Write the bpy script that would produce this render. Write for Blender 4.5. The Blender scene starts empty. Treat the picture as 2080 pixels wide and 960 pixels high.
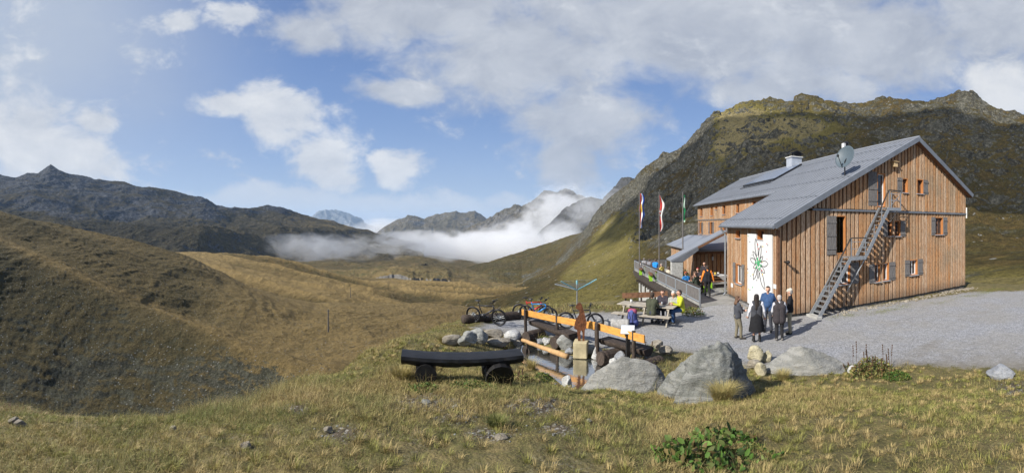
import bpy, math, random
import numpy as np
from mathutils import Vector, Matrix
random.seed(7)
RNG = np.random.default_rng(11)
C = bpy.context.scene.collection
S = bpy.context.scene
# ------------------------------------------------------------------ camera, sky, sun
FW, HZ, HC = 820.0, 455.0, 4.2          # panorama: photo pixels per radian, horizon row, eye height above the yard
def cam_setup():
    S.render.engine = 'CYCLES'
    cd = bpy.data.cameras.new('camera'); co = bpy.data.objects.new('camera', cd); C.objects.link(co)
    co.location = (0, 0, HC); co.rotation_euler = (math.pi/2, 0, 0)
    cd.type = 'PANO'; cd.clip_start = 0.05; cd.clip_end = 60000
    vals = dict(panorama_type='CENTRAL_CYLINDRICAL', central_cylindrical_range_u_min=-1040/FW, central_cylindrical_range_u_max=1040/FW,
                central_cylindrical_range_v_min=-(960-HZ)/FW, central_cylindrical_range_v_max=HZ/FW, central_cylindrical_radius=1.0)
    for tgt in (cd, getattr(cd, 'cycles', None)):
        if tgt is None: continue
        for k, v in vals.items():
            try: setattr(tgt, k, v)
            except Exception: pass
    S.camera = co
cam_setup()
S.view_settings.view_transform = 'Standard'; S.view_settings.look = 'None'
S.view_settings.exposure = 0.66; S.view_settings.gamma = 1.0
S.view_settings.use_curve_mapping = False
S.cycles.max_bounces = 8; S.cycles.diffuse_bounces = 3; S.cycles.glossy_bounces = 2; S.cycles.transmission_bounces = 4
S.cycles.transparent_max_bounces = 12; S.cycles.volume_bounces = 4
S.cycles.volume_step_rate = 1.0; S.cycles.volume_max_steps = 96
S.cycles.use_denoising = True
SUN_EL = math.radians(34.5); SUN_AZ = math.atan2(-2.42, -0.82)      # azimuth from +Y towards +X
sd = bpy.data.lights.new('sun', 'SUN'); sd.energy = 4.9; sd.angle = math.radians(0.55); sd.color = (1.0, 0.95, 0.87)
so = bpy.data.objects.new('sun', sd); C.objects.link(so)
SUNV = Vector((math.sin(SUN_AZ)*math.cos(SUN_EL), math.cos(SUN_AZ)*math.cos(SUN_EL), math.sin(SUN_EL)))
so.rotation_euler = SUNV.to_track_quat('Z', 'Y').to_euler(); so.location = (-60, -20, 60)

class NT:
    """tiny node-graph helper"""
    def __init__(s, tree):
        s.t = tree; s.n = tree.nodes; s.l = tree.links
    def node(s, typ, ins=None, **props):
        n = s.n.new(typ)
        for k, v in props.items(): setattr(n, k, v)
        for k, v in (ins or {}).items():
            sock = n.inputs[k]
            if isinstance(v, bpy.types.NodeSocket): s.l.new(v, sock)
            else: sock.default_value = v
        return n
    def m(s, op, a, b=None, c=None, clamp=False):
        ins = {0: a}
        if b is not None: ins[1] = b
        if c is not None: ins[2] = c
        return s.node('ShaderNodeMath', ins, operation=op, use_clamp=clamp).outputs[0]
    def noise(s, vec, scale, detail=4, rough=0.55, dist=0.0, out=0):
        n = s.node('ShaderNodeTexNoise', {'Scale': scale, 'Detail': detail, 'Roughness': rough, 'Distortion': dist})
        if vec is not None: s.l.new(vec, n.inputs['Vector'])
        return n.outputs[out]
    def ramp(s, f, stops, interp='LINEAR'):
        n = s.node('ShaderNodeValToRGB', {0: f}); cr = n.color_ramp; cr.interpolation = interp
        while len(cr.elements) < len(stops): cr.elements.new(0.5)
        for e, (p, c) in zip(cr.elements, stops):
            e.position = p
            if not hasattr(c, '__len__'): c = (c, c, c)
            e.color = (*c, 1)
        return n.outputs[0]
    def mix(s, f, a, b, blend='MIX'):
        n = s.node('ShaderNodeMix', data_type='RGBA', blend_type=blend)
        for i, v in ((0, f), (6, a), (7, b)):
            if isinstance(v, bpy.types.NodeSocket): s.l.new(v, n.inputs[i])
            elif i == 0: n.inputs[0].default_value = v
            else: n.inputs[i].default_value = (*v, 1) if len(v) == 3 else v
        return n.outputs[2]
    def sstep(s, x, a, b):
        n = s.node('ShaderNodeMapRange', {0: x, 1: a, 2: b, 3: 0.0, 4: 1.0}, interpolation_type='SMOOTHSTEP')
        return n.outputs[0]

w = bpy.data.worlds.new('World'); S.world = w; w.use_nodes = True
def build_sky():
    T = NT(w.node_tree); T.n.clear()
    out = T.node('ShaderNodeOutputWorld'); bg = T.node('ShaderNodeBackground', {'Strength': 0.10})
    T.l.new(bg.outputs[0], out.inputs[0])
    sky = T.node('ShaderNodeTexSky', sky_type='NISHITA', sun_disc=False, sun_elevation=SUN_EL, sun_rotation=SUN_AZ,
                 altitude=2200.0, air_density=1.1, dust_density=0.7, ozone_density=2.0)
    co = T.node('ShaderNodeTexCoord').outputs['Generated']
    sp = T.node('ShaderNodeSeparateXYZ', {0: co}); x, y, z = sp.outputs
    az = T.m('ARCTAN2', x, y)
    hl = T.m('SQRT', T.m('ADD', T.m('MULTIPLY', x, x), T.m('MULTIPLY', y, y)))
    el = T.m('DIVIDE', z, T.m('MAXIMUM', hl, 0.02))
    # sky coordinates (azimuth, slope) warped by noise so the cloud edges billow
    cv = T.node('ShaderNodeCombineXYZ', {0: az, 1: T.m('MULTIPLY', el, 1.5), 2: 0.0}).outputs[0]
    wn = T.node('ShaderNodeTexNoise', {'Vector': cv, 'Scale': 3.2, 'Detail': 7.0, 'Roughness': 0.6})
    ws = T.node('ShaderNodeSeparateColor', {0: wn.outputs['Color']})
    azw = T.m('ADD', az, T.m('MULTIPLY', T.m('SUBTRACT', ws.outputs[0], 0.5), 0.30))
    elw = T.m('ADD', el, T.m('MULTIPLY', T.m('SUBTRACT', ws.outputs[1], 0.5), 0.16))
    def blob(X, Y, rx, ry, k=1.0):
        a = T.m('DIVIDE', T.m('SUBTRACT', azw, (X-1040)/FW), rx/FW)
        b = T.m('DIVIDE', T.m('SUBTRACT', elw, (HZ-Y)/FW), ry/FW)
        r = T.m('SQRT', T.m('ADD', T.m('MULTIPLY', a, a), T.m('MULTIPLY', b, b)))
        return T.m('MULTIPLY', T.m('SUBTRACT', 1.0, r, clamp=True), k)
    def union(lst):
        v = blob(*lst[0])
        for b in lst[1:]: v = T.m('MAXIMUM', v, blob(*b))
        return v
    cum = union(CUMULUS); big = union(SHEETS); low = union(LOWCLOUD)
    fb = T.noise(cv, 7.0, 9, 0.62, 0.25)
    fb2 = T.noise(cv, 2.4, 6, 0.55)
    d1 = T.sstep(T.m('ADD', cum, T.m('MULTIPLY', T.m('SUBTRACT', fb, 0.5), 1.7)), 0.06, 0.62)
    d2 = T.sstep(T.m('ADD', big, T.m('MULTIPLY', T.m('SUBTRACT', fb, 0.5), 1.35)), 0.0, 0.62)
    d3 = T.m('MULTIPLY', T.sstep(T.m('ADD', low, T.m('MULTIPLY', T.m('SUBTRACT', fb, 0.5), 1.5)), 0.05, 0.6), 0.75)
    base = T.mix(0.72, T.mix(1.0, sky.outputs[0], SKY_TINT, 'MULTIPLY'), T.ramp(T.m('MULTIPLY', el, 1.6, clamp=True), [(0.0, (2.2, 2.9, 4.2)), (0.28, (1.6, 2.4, 4.0)), (0.62, (1.12, 1.85, 3.55)), (1.0, (0.8, 1.4, 2.95))]))
    # pale veil towards the sun side
    veil = T.m('MULTIPLY', T.sstep(az, -0.45, -1.2), T.m('ADD', 0.55, T.m('MULTIPLY', fb2, 0.7)))
    veil = T.m('MULTIPLY', veil, T.sstep(el, 0.0, 0.35)); veil = T.m('ADD', T.m('MULTIPLY', veil, 0.9), T.m('MULTIPLY', T.sstep(el, 0.28, 0.0), 0.30))
    c = T.mix(T.m('MINIMUM', veil, 0.9), base, (3.2, 3.6, 4.25))
    shade = T.noise(cv, 5.5, 6, 0.6, 0.4)
    grey = T.mix(T.ramp(shade, [(0.32, 0.0), (0.68, 1.0)]), (2.75, 3.0, 3.5), (4.0, 4.2, 4.55))
    c = T.mix(T.m('MULTIPLY', d2, 0.93), c, grey)
    lowc = T.mix(shade, (3.7, 4.0, 4.6), (4.6, 4.9, 5.3)); c = T.mix(d3, c, lowc)
    white = T.mix(T.ramp(T.m('ADD', T.m('MULTIPLY', shade, 0.6), T.m('MULTIPLY', fb, 0.5)), [(0.40, 0.0), (0.66, 1.0)]), (3.6, 3.85, 4.3), (5.1, 5.2, 5.35))
    c = T.mix(T.m('MULTIPLY', d1, 0.92), c, white)
    T.l.new(c, bg.inputs['Color'])
SKY_TINT = (0.80, 0.86, 1.0)
CUMULUS = [(40,275,190,130),(140,310,150,100),(205,230,75,55),(365,28,80,36),(480,22,90,40),(470,225,110,36),(580,240,120,75),(660,310,110,70),
           (825,345,75,44),(700,360,70,45),(2050,180,150,90)]
SHEETS = [(900,20,380,120),(1050,110,330,150),(1400,40,600,190),(1180,250,190,110),(1150,330,90,80),(1750,90,480,170),(800,190,140,46),(620,60,120,60),(2060,40,260,150),(1620,170,300,70)]
LOWCLOUD = [(700,420,330,50),(880,430,300,45),(330,385,120,26),(560,400,160,40),(1010,402,60,24),(90,350,220,60),(640,445,160,30)]
build_sky()

# ------------------------------------------------------------------ noise, helpers
def _h(ix, iy, iz, seed):
    h = (ix*374761393 + iy*668265263 + iz*2147483647 + seed*974711) & 0xffffffff
    h = ((h ^ (h >> 13)) * 1274126177) & 0xffffffff
    h = ((h ^ (h >> 15)) * 2246822519) & 0xffffffff
    return (h ^ (h >> 16)) / 4294967295.0
def vn(x, y, z=None, seed=0):
    """smooth value noise in -1..1"""
    if z is None: z = np.zeros_like(x)
    fx, fy, fz = np.floor(x), np.floor(y), np.floor(z)
    ix, iy, iz = fx.astype(np.int64), fy.astype(np.int64), fz.astype(np.int64)
    u, v, t = x-fx, y-fy, z-fz
    u, v, t = u*u*u*(u*(u*6-15)+10), v*v*v*(v*(v*6-15)+10), t*t*t*(t*(t*6-15)+10)
    r = 0
    for dx in (0, 1):
        for dy in (0, 1):
            for dz in ((0, 1) if np.any(t) else (0,)):
                wgt = (u if dx else 1-u)*(v if dy else 1-v)*(t if dz else 1-t)
                r = r + wgt*_h(ix+dx, iy+dy, iz+dz, seed)
    return r*2-1
def fbm(x, y, z=None, oct=5, seed=0, gain=0.5, ridged=False):
    a, s, tot, f = 1.0, 0, 0, 1.0
    ca, sa = math.cos(0.6), math.sin(0.6)
    for k in range(oct):
        n = vn(x*f, y*f, None if z is None else z*f, seed+k*17)
        if ridged: n = 1-2*np.abs(n)
        s = s+a*n; tot += a; a *= gain; f *= 2.03
        x, y = ca*x-sa*y, sa*x+ca*y
    return s/tot

def P(X, Y, d): # photo pixel + horizontal distance -> world point
    t = (X-1040)/FW
    return Vector((d*math.sin(t), d*math.cos(t), HC+(HZ-Y)/FW*d))
def G(X, Y, z=0.0): # photo pixel on a level plane
    d = (HC-z)*FW/(Y-HZ)
    t = (X-1040)/FW
    return Vector((d*math.sin(t), d*math.cos(t), z))

MATS = {}
def mat(name, fn):
    if name in MATS: return MATS[name]
    m = bpy.data.materials.new(name); m.use_nodes = True
    T = NT(m.node_tree); T.n.clear(); out = T.node('ShaderNodeOutputMaterial')
    fn(T, out); MATS[name] = m; return m
def simple(name, col, rough=0.7, metal=0.0, var=0.12, scale=12.0, bump=0.0, bscale=40.0, spec=0.3, stretch=None, col2=None):
    def fn(T, out):
        co = T.node('ShaderNodeTexCoord').outputs['Object']
        if stretch: co = T.node('ShaderNodeMapping', {'Vector': co, 'Scale': stretch}).outputs[0]
        n = T.noise(co, scale, 5, 0.6)
        c2 = col2 or tuple(max(0, c*(1-2.2*var)) for c in col); c1 = tuple(min(1, c*(1+1.2*var)) for c in col)
        c = T.mix(T.ramp(n, [(0.3, 0.0), (0.7, 1.0)]), c2, c1)
        b = T.node('ShaderNodeBsdfPrincipled', {'Base Color': c, 'Roughness': rough, 'Metallic': metal, 'Specular IOR Level': spec})
        if bump:
            bn = T.noise(co, bscale, 5, 0.65)
            T.l.new(T.node('ShaderNodeBump', {'Strength': bump, 'Distance': 0.01, 'Height': bn}).outputs[0], b.inputs['Normal'])
        T.l.new(b.outputs[0], out.inputs[0])
    return mat(name, fn)

class MB:
    def __init__(s): s.v = []; s.f = []; s.c = []; s.fm = []; s.mi = 0; s.col = (0.5, 0.5, 0.5)
    def add(s, vs, fs, col=None):
        o = len(s.v); s.v.extend([tuple(p) for p in vs]); s.f.extend([tuple(i+o for i in f) for f in fs])
        s.c.extend([col or s.col]*len(vs)); s.fm.extend([s.mi]*len(fs))
    def hexa(s, p, col=None): # 8 points: bottom 0-3, top 4-7
        s.add(p, [(0,3,2,1),(4,5,6,7),(0,1,5,4),(1,2,6,5),(2,3,7,6),(3,0,4,7)], col)
    def box(s, x0, x1, y0, y1, z0, z1, col=None):
        s.hexa([(x0,y0,z0),(x1,y0,z0),(x1,y1,z0),(x0,y1,z0),(x0,y0,z1),(x1,y0,z1),(x1,y1,z1),(x0,y1,z1)], col)
    def bar(s, a, b, w, h, up=(0,0,1), col=None): # rectangular beam a->b
        a, b = Vector(a), Vector(b); d = (b-a).normalized(); up = Vector(up)
        sx = d.cross(up)
        if sx.length < 1e-4: sx = d.cross(Vector((1,0,0)))
        sx.normalize(); sy = sx.cross(d).normalized(); sx = sx*w/2; sy = sy*h/2
        s.hexa([a-sx-sy, a+sx-sy, a+sx+sy, a-sx+sy, b-sx-sy, b+sx-sy, b+sx+sy, b-sx+sy], col)
    def tube(s, pts, r, n=8, cap=True, col=None, closed=False):
        pts = [Vector(p) for p in pts]; m = len(pts)
        rr = list(r) if hasattr(r, '__len__') else [r]*m
        vs = []; prev = None
        for i, p in enumerate(pts):
            if closed: d = pts[(i+1) % m]-pts[i-1]
            else: d = pts[min(i+1, m-1)]-pts[max(i-1, 0)]
            d.normalize()
            ref = prev if prev is not None else (Vector((0,0,1)) if abs(d.z) < 0.9 else Vector((1,0,0)))
            x = ref-d*ref.dot(d); x.normalize(); y = d.cross(x); prev = x
            for k in range(n):
                a = 2*math.pi*k/n; vs.append(p+(x*math.cos(a)+y*math.sin(a))*rr[i])
        fs = []
        for i in range(m if closed else m-1):
            j = (i+1) % m
            for k in range(n): fs.append((i*n+k, i*n+(k+1) % n, j*n+(k+1) % n, j*n+k))
        if cap and not closed: fs.append(tuple(range(n-1, -1, -1))); fs.append(tuple((m-1)*n+k for k in range(n)))
        s.add(vs, fs, col)
    def lathe(s, cx, cy, prof, n=12, col=None):
        s.tube([(cx, cy, z) for r, z in prof], [max(r, 1e-4) for r, z in prof], n, True, col)
    def ell(s, c, r, nu=12, nv=8, col=None, M=None):
        vs = []; c = Vector(c)
        for i in range(nv+1):
            ph = math.pi*i/nv
            for k in range(nu):
                a = 2*math.pi*k/nu
                p = Vector((r[0]*math.sin(ph)*math.cos(a), r[1]*math.sin(ph)*math.sin(a), r[2]*math.cos(ph)))
                if M: p = M @ p
                vs.append(c+p)
        fs = [(i*nu+k, (i+1)*nu+k, (i+1)*nu+(k+1) % nu, i*nu+(k+1) % nu) for i in range(nv) for k in range(nu)]
        s.add(vs, fs, col)
    def prism(s, poly, y0, y1, place=None, col=None): # polygon (x,z) extruded along y
        n = len(poly); pl = place or (lambda x, y, z: (x, y, z))
        vs = [pl(x, y0, z) for x, z in poly]+[pl(x, y1, z) for x, z in poly]
        fs = [tuple(range(n)), tuple(range(2*n-1, n-1, -1))]+[(i, n+i, n+(i+1) % n, (i+1) % n) for i in range(n)]
        s.add(vs, fs, col)
    def obj(s, name, m, parent=None, smooth=False, loc=None, bevel=0):
        me = bpy.data.meshes.new(name); me.from_pydata(s.v, [], s.f)
        for mm in (m if isinstance(m, (list, tuple)) else [m]): me.materials.append(mm)
        if any(s.fm): me.polygons.foreach_set('material_index', s.fm)
        ca = me.color_attributes.new('pc', 'FLOAT_COLOR', 'POINT')
        ca.data.foreach_set('color', np.array([(*c, 1.0) for c in s.c], dtype=np.float32).ravel())
        if smooth: me.polygons.foreach_set('use_smooth', [True]*len(me.polygons))
        import bmesh
        bm = bmesh.new(); bm.from_mesh(me); bmesh.ops.recalc_face_normals(bm, faces=bm.faces); bm.to_mesh(me); bm.free()
        me.update()
        o = bpy.data.objects.new(name, me); C.objects.link(o)
        if parent is not None: o.parent = parent
        if loc is not None: o.location = loc
        if bevel:
            b = o.modifiers.new('b', 'BEVEL'); b.width = bevel; b.segments = 2; b.limit_method = 'ANGLE'
        return o
def tag(o, label=None, cat=None, group=None, kind=None):
    if label: o['label'] = label
    if cat: o['category'] = cat
    if group: o['group'] = group
    if kind: o['kind'] = kind
    return o
def thing(name, label, cat, loc=(0,0,0), rz=0.0, group=None):
    o = bpy.data.objects.new(name, None); C.objects.link(o); o.location = loc; o.rotation_euler = (0, 0, rz)
    return tag(o, label, cat, group)
def copy_tree(o, parent=None):
    c = o.copy(); C.objects.link(c); c.parent = parent
    for ch in [q for q in S.objects if q.parent == o]: copy_tree(ch, c)
    return c
def np_mesh(name, V, F, mats, smooth=True, attrs=None, fmat=None, parent=None):
    me = bpy.data.meshes.new(name); V = np.ascontiguousarray(V, dtype=np.float32); F = np.ascontiguousarray(F, dtype=np.int32)
    k = F.shape[1]; me.vertices.add(len(V)); me.vertices.foreach_set('co', V.ravel())
    me.loops.add(F.size); me.loops.foreach_set('vertex_index', F.ravel())
    me.polygons.add(len(F)); me.polygons.foreach_set('loop_start', np.arange(0, F.size, k, dtype=np.int32))
    me.polygons.foreach_set('loop_total', np.full(len(F), k, dtype=np.int32)) if False else None
    for m in (mats if isinstance(mats, (list, tuple)) else [mats]): me.materials.append(m)
    if fmat is not None: me.polygons.foreach_set('material_index', fmat.astype(np.int32))
    me.update(calc_edges=True)
    if smooth: me.polygons.foreach_set('use_smooth', np.ones(len(F), dtype=bool))
    for an, arr in (attrs or {}).items():
        ca = me.color_attributes.new(an, 'FLOAT_COLOR', 'POINT')
        a4 = np.ones((len(V), 4), dtype=np.float32); a4[:, :arr.shape[1]] = arr
        ca.data.foreach_set('color', a4.ravel())
    me.validate()
    o = bpy.data.objects.new(name, me); C.objects.link(o)
    if parent is not None: o.parent = parent
    return o
# ------------------------------------------------------------------ terrain
def pchip(D, Z, q):
    """D,Z (K,N); q (R,) fractional knot index -> (R,N) distance and height, monotone cubic in distance"""
    dl = (Z[1:]-Z[:-1])/np.maximum(D[1:]-D[:-1], 1e-6); K = len(D)
    M = np.zeros_like(Z); M[0] = dl[0]; M[-1] = dl[-1]
    a, b = dl[:-1], dl[1:]; same = a*b > 0
    M[1:-1] = np.where(same, 2*a*b/np.where(same, a+b, 1), 0)
    i = np.minimum(q.astype(int), K-2); t = (q-i)[:, None]
    h = D[i+1]-D[i]; d = D[i]+t*h
    z = (2*t**3-3*t**2+1)*Z[i]+(t**3-2*t**2+t)*h*M[i]+(-2*t**3+3*t**2)*Z[i+1]+(t**3-t**2)*h*M[i+1]
    return d, z
def lead(rows, X, drop):
    out = []
    for m_, p in rows:
        x0, v0, d0 = p[0]; out.append((m_, [(X, v0+(drop if m_ == 'Y' else -30), d0)]+list(p)))
    return out
def knots_at(knots, Xs):
    D, Z = [], []
    for mode, pts in knots:
        p = np.array(pts, float); v = np.interp(Xs, p[:, 0], p[:, 1]); d = np.interp(Xs, p[:, 0], p[:, 2])
        D.append(d); Z.append(HC+(HZ-v)/FW*d if mode == 'Y' else v)
    D = np.array(D); Z = np.array(Z)
    for k in range(1, len(D)): D[k] = np.maximum(D[k], D[k-1]*1.01+0.01)
    return D, Z
def sheet(name, X0, X1, nx, knots, rows, disp, m, label=None, attr=None):
    Xs = np.linspace(X0, X1, nx); D, Z = knots_at(knots, Xs)
    q = [np.linspace(k, k+1, r, endpoint=False) for k, r in enumerate(rows)]+[[len(rows)]]
    d, z = pchip(D, Z, np.concatenate(q))
    t = (Xs-1040)/FW; x = d*np.sin(t); y = d*np.cos(t)
    if disp is not None:
        r = disp(x, y, d, z)
        if isinstance(r, tuple): x, y, z = x+r[0], y+r[1], z+r[2]
        else: z = z+r
    R, N = x.shape; V = np.stack([x, y, z], -1).reshape(-1, 3)
    i = np.arange(R*N).reshape(R, N)
    F = np.stack([i[:-1, :-1], i[:-1, 1:], i[1:, 1:], i[1:, :-1]], -1).reshape(-1, 4)
    o = np_mesh(name, V, F, m, True, {'tint': attr(V)} if attr else None)
    return tag(o, kind='structure')

def terr_mat(name, grass, rock, s=1.0, slope=(0.62, 0.8), rockn=0.35, bump=1.0, gold=None, spots=None, scree=None):
    """grass = 3 colours, rock = 3 colours, s = metres per unit of the coarse pattern"""
    def fn(T, out):
        co = T.node('ShaderNodeTexCoord').outputs['Object']
        g = T.node('ShaderNodeNewGeometry'); nz = T.node('ShaderNodeSeparateXYZ', {0: g.outputs['Normal']}).outputs[2]
        n1 = T.noise(co, 0.035/s, 8, 0.62); n2 = T.noise(co, 0.22/s, 8, 0.68); n3 = T.noise(co, 1.4/s, 6, 0.7)
        gc = T.mix(T.ramp(n1, [(0.36, 0.0), (0.62, 1.0)]), grass[0], grass[1])
        gc = T.mix(T.ramp(n2, [(0.42, 0.0), (0.66, 1.0)]), gc, grass[2])
        gc = T.mix(T.ramp(n3, [(0.38, 0.55), (0.62, 0.0)]), gc, tuple(c*0.42 for c in grass[1]))
        v = T.node('ShaderNodeTexVoronoi', {'Vector': co, 'Scale': 0.35/s, 'Randomness': 1.0}, feature='F1').outputs[0]
        rc = T.mix(T.ramp(n2, [(0.3, 0.0), (0.6, 1.0)]), rock[0], rock[1])
        rc = T.mix(T.ramp(n3, [(0.45, 0.0), (0.75, 1.0)]), rc, rock[2])
        mk = T.m('ADD', nz, T.m('MULTIPLY', T.m('SUBTRACT', n2, 0.5), rockn*2.2))
        mk = T.m('ADD', mk, T.m('MULTIPLY', T.m('SUBTRACT', n1, 0.5), rockn*1.6))
        mk = T.m('ADD', mk, T.m('MULTIPLY', T.m('SUBTRACT', n3, 0.5), rockn*0.9))
        at = T.node('ShaderNodeAttribute', attribute_name='tint'); tr_, tg_, tb_ = T.node('ShaderNodeSeparateColor', {0: at.outputs['Color']}).outputs[:3]
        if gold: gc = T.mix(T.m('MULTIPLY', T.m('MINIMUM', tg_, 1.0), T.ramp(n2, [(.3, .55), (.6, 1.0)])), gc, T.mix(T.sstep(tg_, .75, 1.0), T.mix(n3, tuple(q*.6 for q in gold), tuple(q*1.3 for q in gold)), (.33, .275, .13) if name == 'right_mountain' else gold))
        if scree:
            mk = T.m('SUBTRACT', mk, T.m('MULTIPLY', tr_, 0.30)); mk = T.m('ADD', mk, T.m('MULTIPLY', tb_, 0.30))
        mask = T.sstep(mk, slope[1], slope[0])
        c = T.mix(mask, gc, rc)
        n4 = T.noise(co, 5.5/s, 4, 0.75)
        c = T.mix(1.0, c, T.mix(T.ramp(n4, [(0.34, 0.0), (0.66, 1.0)]), (.52, .52, .55), (1.42, 1.40, 1.34)), 'MULTIPLY')
        if spots: # loose pale stones
            sc, thr, colr = spots
            vv = T.node('ShaderNodeTexVoronoi', {'Vector': co, 'Scale': sc, 'Randomness': 1.0}, feature='F1')
            pick = T.node('ShaderNodeSeparateColor', {0: vv.outputs['Color']}).outputs[0]
            st = T.m('MULTIPLY', T.sstep(vv.outputs[0], 0.34, 0.2), T.m('GREATER_THAN', T.m('ADD', pick, T.m('MULTIPLY', n1, 0.8)), thr))
            c = T.mix(st, c, colr)
        b = T.node('ShaderNodeBsdfPrincipled', {'Base Color': c, 'Roughness': 0.95, 'Specular IOR Level': 0.1})
        h = T.m('ADD', T.m('MULTIPLY', n2, 2.6*s), T.m('MULTIPLY', n3, 0.8*s))
        T.l.new(T.node('ShaderNodeBump', {'Strength': 0.85*bump, 'Distance': 1.0, 'Height': h}).outputs[0], b.inputs['Normal'])
        T.l.new(b.outputs[0], out.inputs[0])
    return mat(name, fn)

# ---- pixel outlines of the plateau: gravel yard and pond (world polygons on the level z = 0)
def poly_world(px, z=0.0): return np.array([tuple(G(X, Y, z))[:2] for X, Y in px])
def inside_dist(pts, poly):
    """signed distance (positive inside) of pts (N,2) to a closed polygon"""
    n = len(poly); ins = np.zeros(len(pts), bool); dm = np.full(len(pts), 1e9)
    for i in range(n):
        a, b = poly[i], poly[(i+1) % n]; ab = b-a; ap = pts-a
        t = np.clip((ap@ab)/(ab@ab+1e-12), 0, 1); dm = np.minimum(dm, np.hypot(*(ap-t[:, None]*ab).T))
        c = (a[1] > pts[:, 1]) != (b[1] > pts[:, 1])
        xi = a[0]+(pts[:, 1]-a[1])*(b[0]-a[0])/np.where(b[1]-a[1] == 0, 1e-9, b[1]-a[1])
        ins ^= c & (pts[:, 0] < xi)
    return np.where(ins, dm, -dm)
GRAVEL = poly_world([(985,662),(1040,646),(1120,640),(1200,637),(1300,633),(1400,622),(1440,608),(1480,600),(1640,636),(1700,628),(1960,592),(1990,589),(2080,588),(2200,590),
                     (2330,640),(2300,760),(2080,752),(1990,748),(1900,744),(1830,742),(1740,748),(1640,752),(1540,748),(1420,720),(1330,716),(1240,716),(1180,694),(1100,686),(1030,682),(960,676)])
POND = poly_world([(1056,702),(1100,706),(1150,722),(1190,728),(1222,742),(1228,756),(1205,776),(1176,786),(1146,782),(1120,760),(1075,742),(1050,722)], -0.12)

near_X = [-200,0,250,460,660,760,830,940,1060,1200,1350,1500,1600,1750,1900,2080,2300]
near_K = {
 0:   [(0,2.55),(3.7,1.92),(5,1.62),(6.5,1.12),(8.0,.52),(11,-1.2),(16,-5),(30,-14),(60,-24)],
 250: [(0,2.55),(3.7,1.92),(5,1.54),(6.4,1.04),(7.8,.15),(11,-1.8),(16,-5),(30,-14),(60,-24)],
 460: [(0,2.55),(3.7,1.92),(5,1.60),(6.3,1.20),(7.6,.70),(9.5,-.4),(15,-4),(30,-12),(60,-24)],
 660: [(0,2.55),(3.7,1.92),(5,1.70),(7,1.32),(9,.76),(11.5,-.4),(16,-3),(30,-10),(60,-22)],
 760: [(0,2.55),(3.7,1.92),(5,1.73),(7.5,1.27),(9.5,.98),(11.2,.68),(14,-.6),(28,-8),(60,-20)],
 830: [(0,2.55),(3.7,1.92),(5,1.72),(7.5,1.27),(10,.95),(12.7,.62),(15,.1),(28,-6),(60,-18)],
 940: [(0,2.55),(3.7,1.92),(5,1.70),(7.5,1.25),(9.5,.80),(13,.45),(17,.02),(20,-.6),(60,-16)],
 1060:[(0,2.55),(3.7,1.92),(5,1.68),(7.5,1.15),(9.2,.55),(11,.12),(19.5,0),(22,-.35),(38,-9)],
 1200:[(0,2.55),(3.7,1.92),(5,1.66),(7.5,1.02),(9.0,.45),(10.6,.05),(20,0.05),(22.5,-.3),(38,-8)],
 1350:[(0,2.55),(3.7,1.92),(5,1.62),(7,.92),(8.6,.45),(10.4,.10),(19.5,0),(22.5,-1.3),(40,-7)],
 1500:[(0,2.55),(3.7,1.92),(5,1.60),(7.5,.82),(9.8,.25),(12,.0),(15,0),(30,0),(60,-7)],
 1600:[(0,2.55),(3.7,1.92),(5,1.56),(7.8,.78),(10,.25),(12,.0),(15,0),(30,-.1),(60,-8)],
 1750:[(0,2.55),(3.7,1.92),(5,1.56),(7.8,.78),(10,.24),(12,.0),(15,0),(30,-.1),(60,-8)],
 1900:[(0,2.55),(3.7,1.92),(5,1.58),(7.8,.78),(10,.22),(12,.0),(15,0),(28.5,-.1),(60,-9)],
 2080:[(0,2.55),(3.7,1.92),(5,1.60),(7.8,.78),(10,.20),(11.8,.0),(15,0),(26.5,-.1),(60,-9)],
}
near_K[-200] = near_K[0]; near_K[2300] = near_K[2080]
_nd = np.array([[k[0] for k in near_K[X]] for X in near_X]).T; _nz = np.array([[k[1] for k in near_K[X]] for X in near_X]).T
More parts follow.
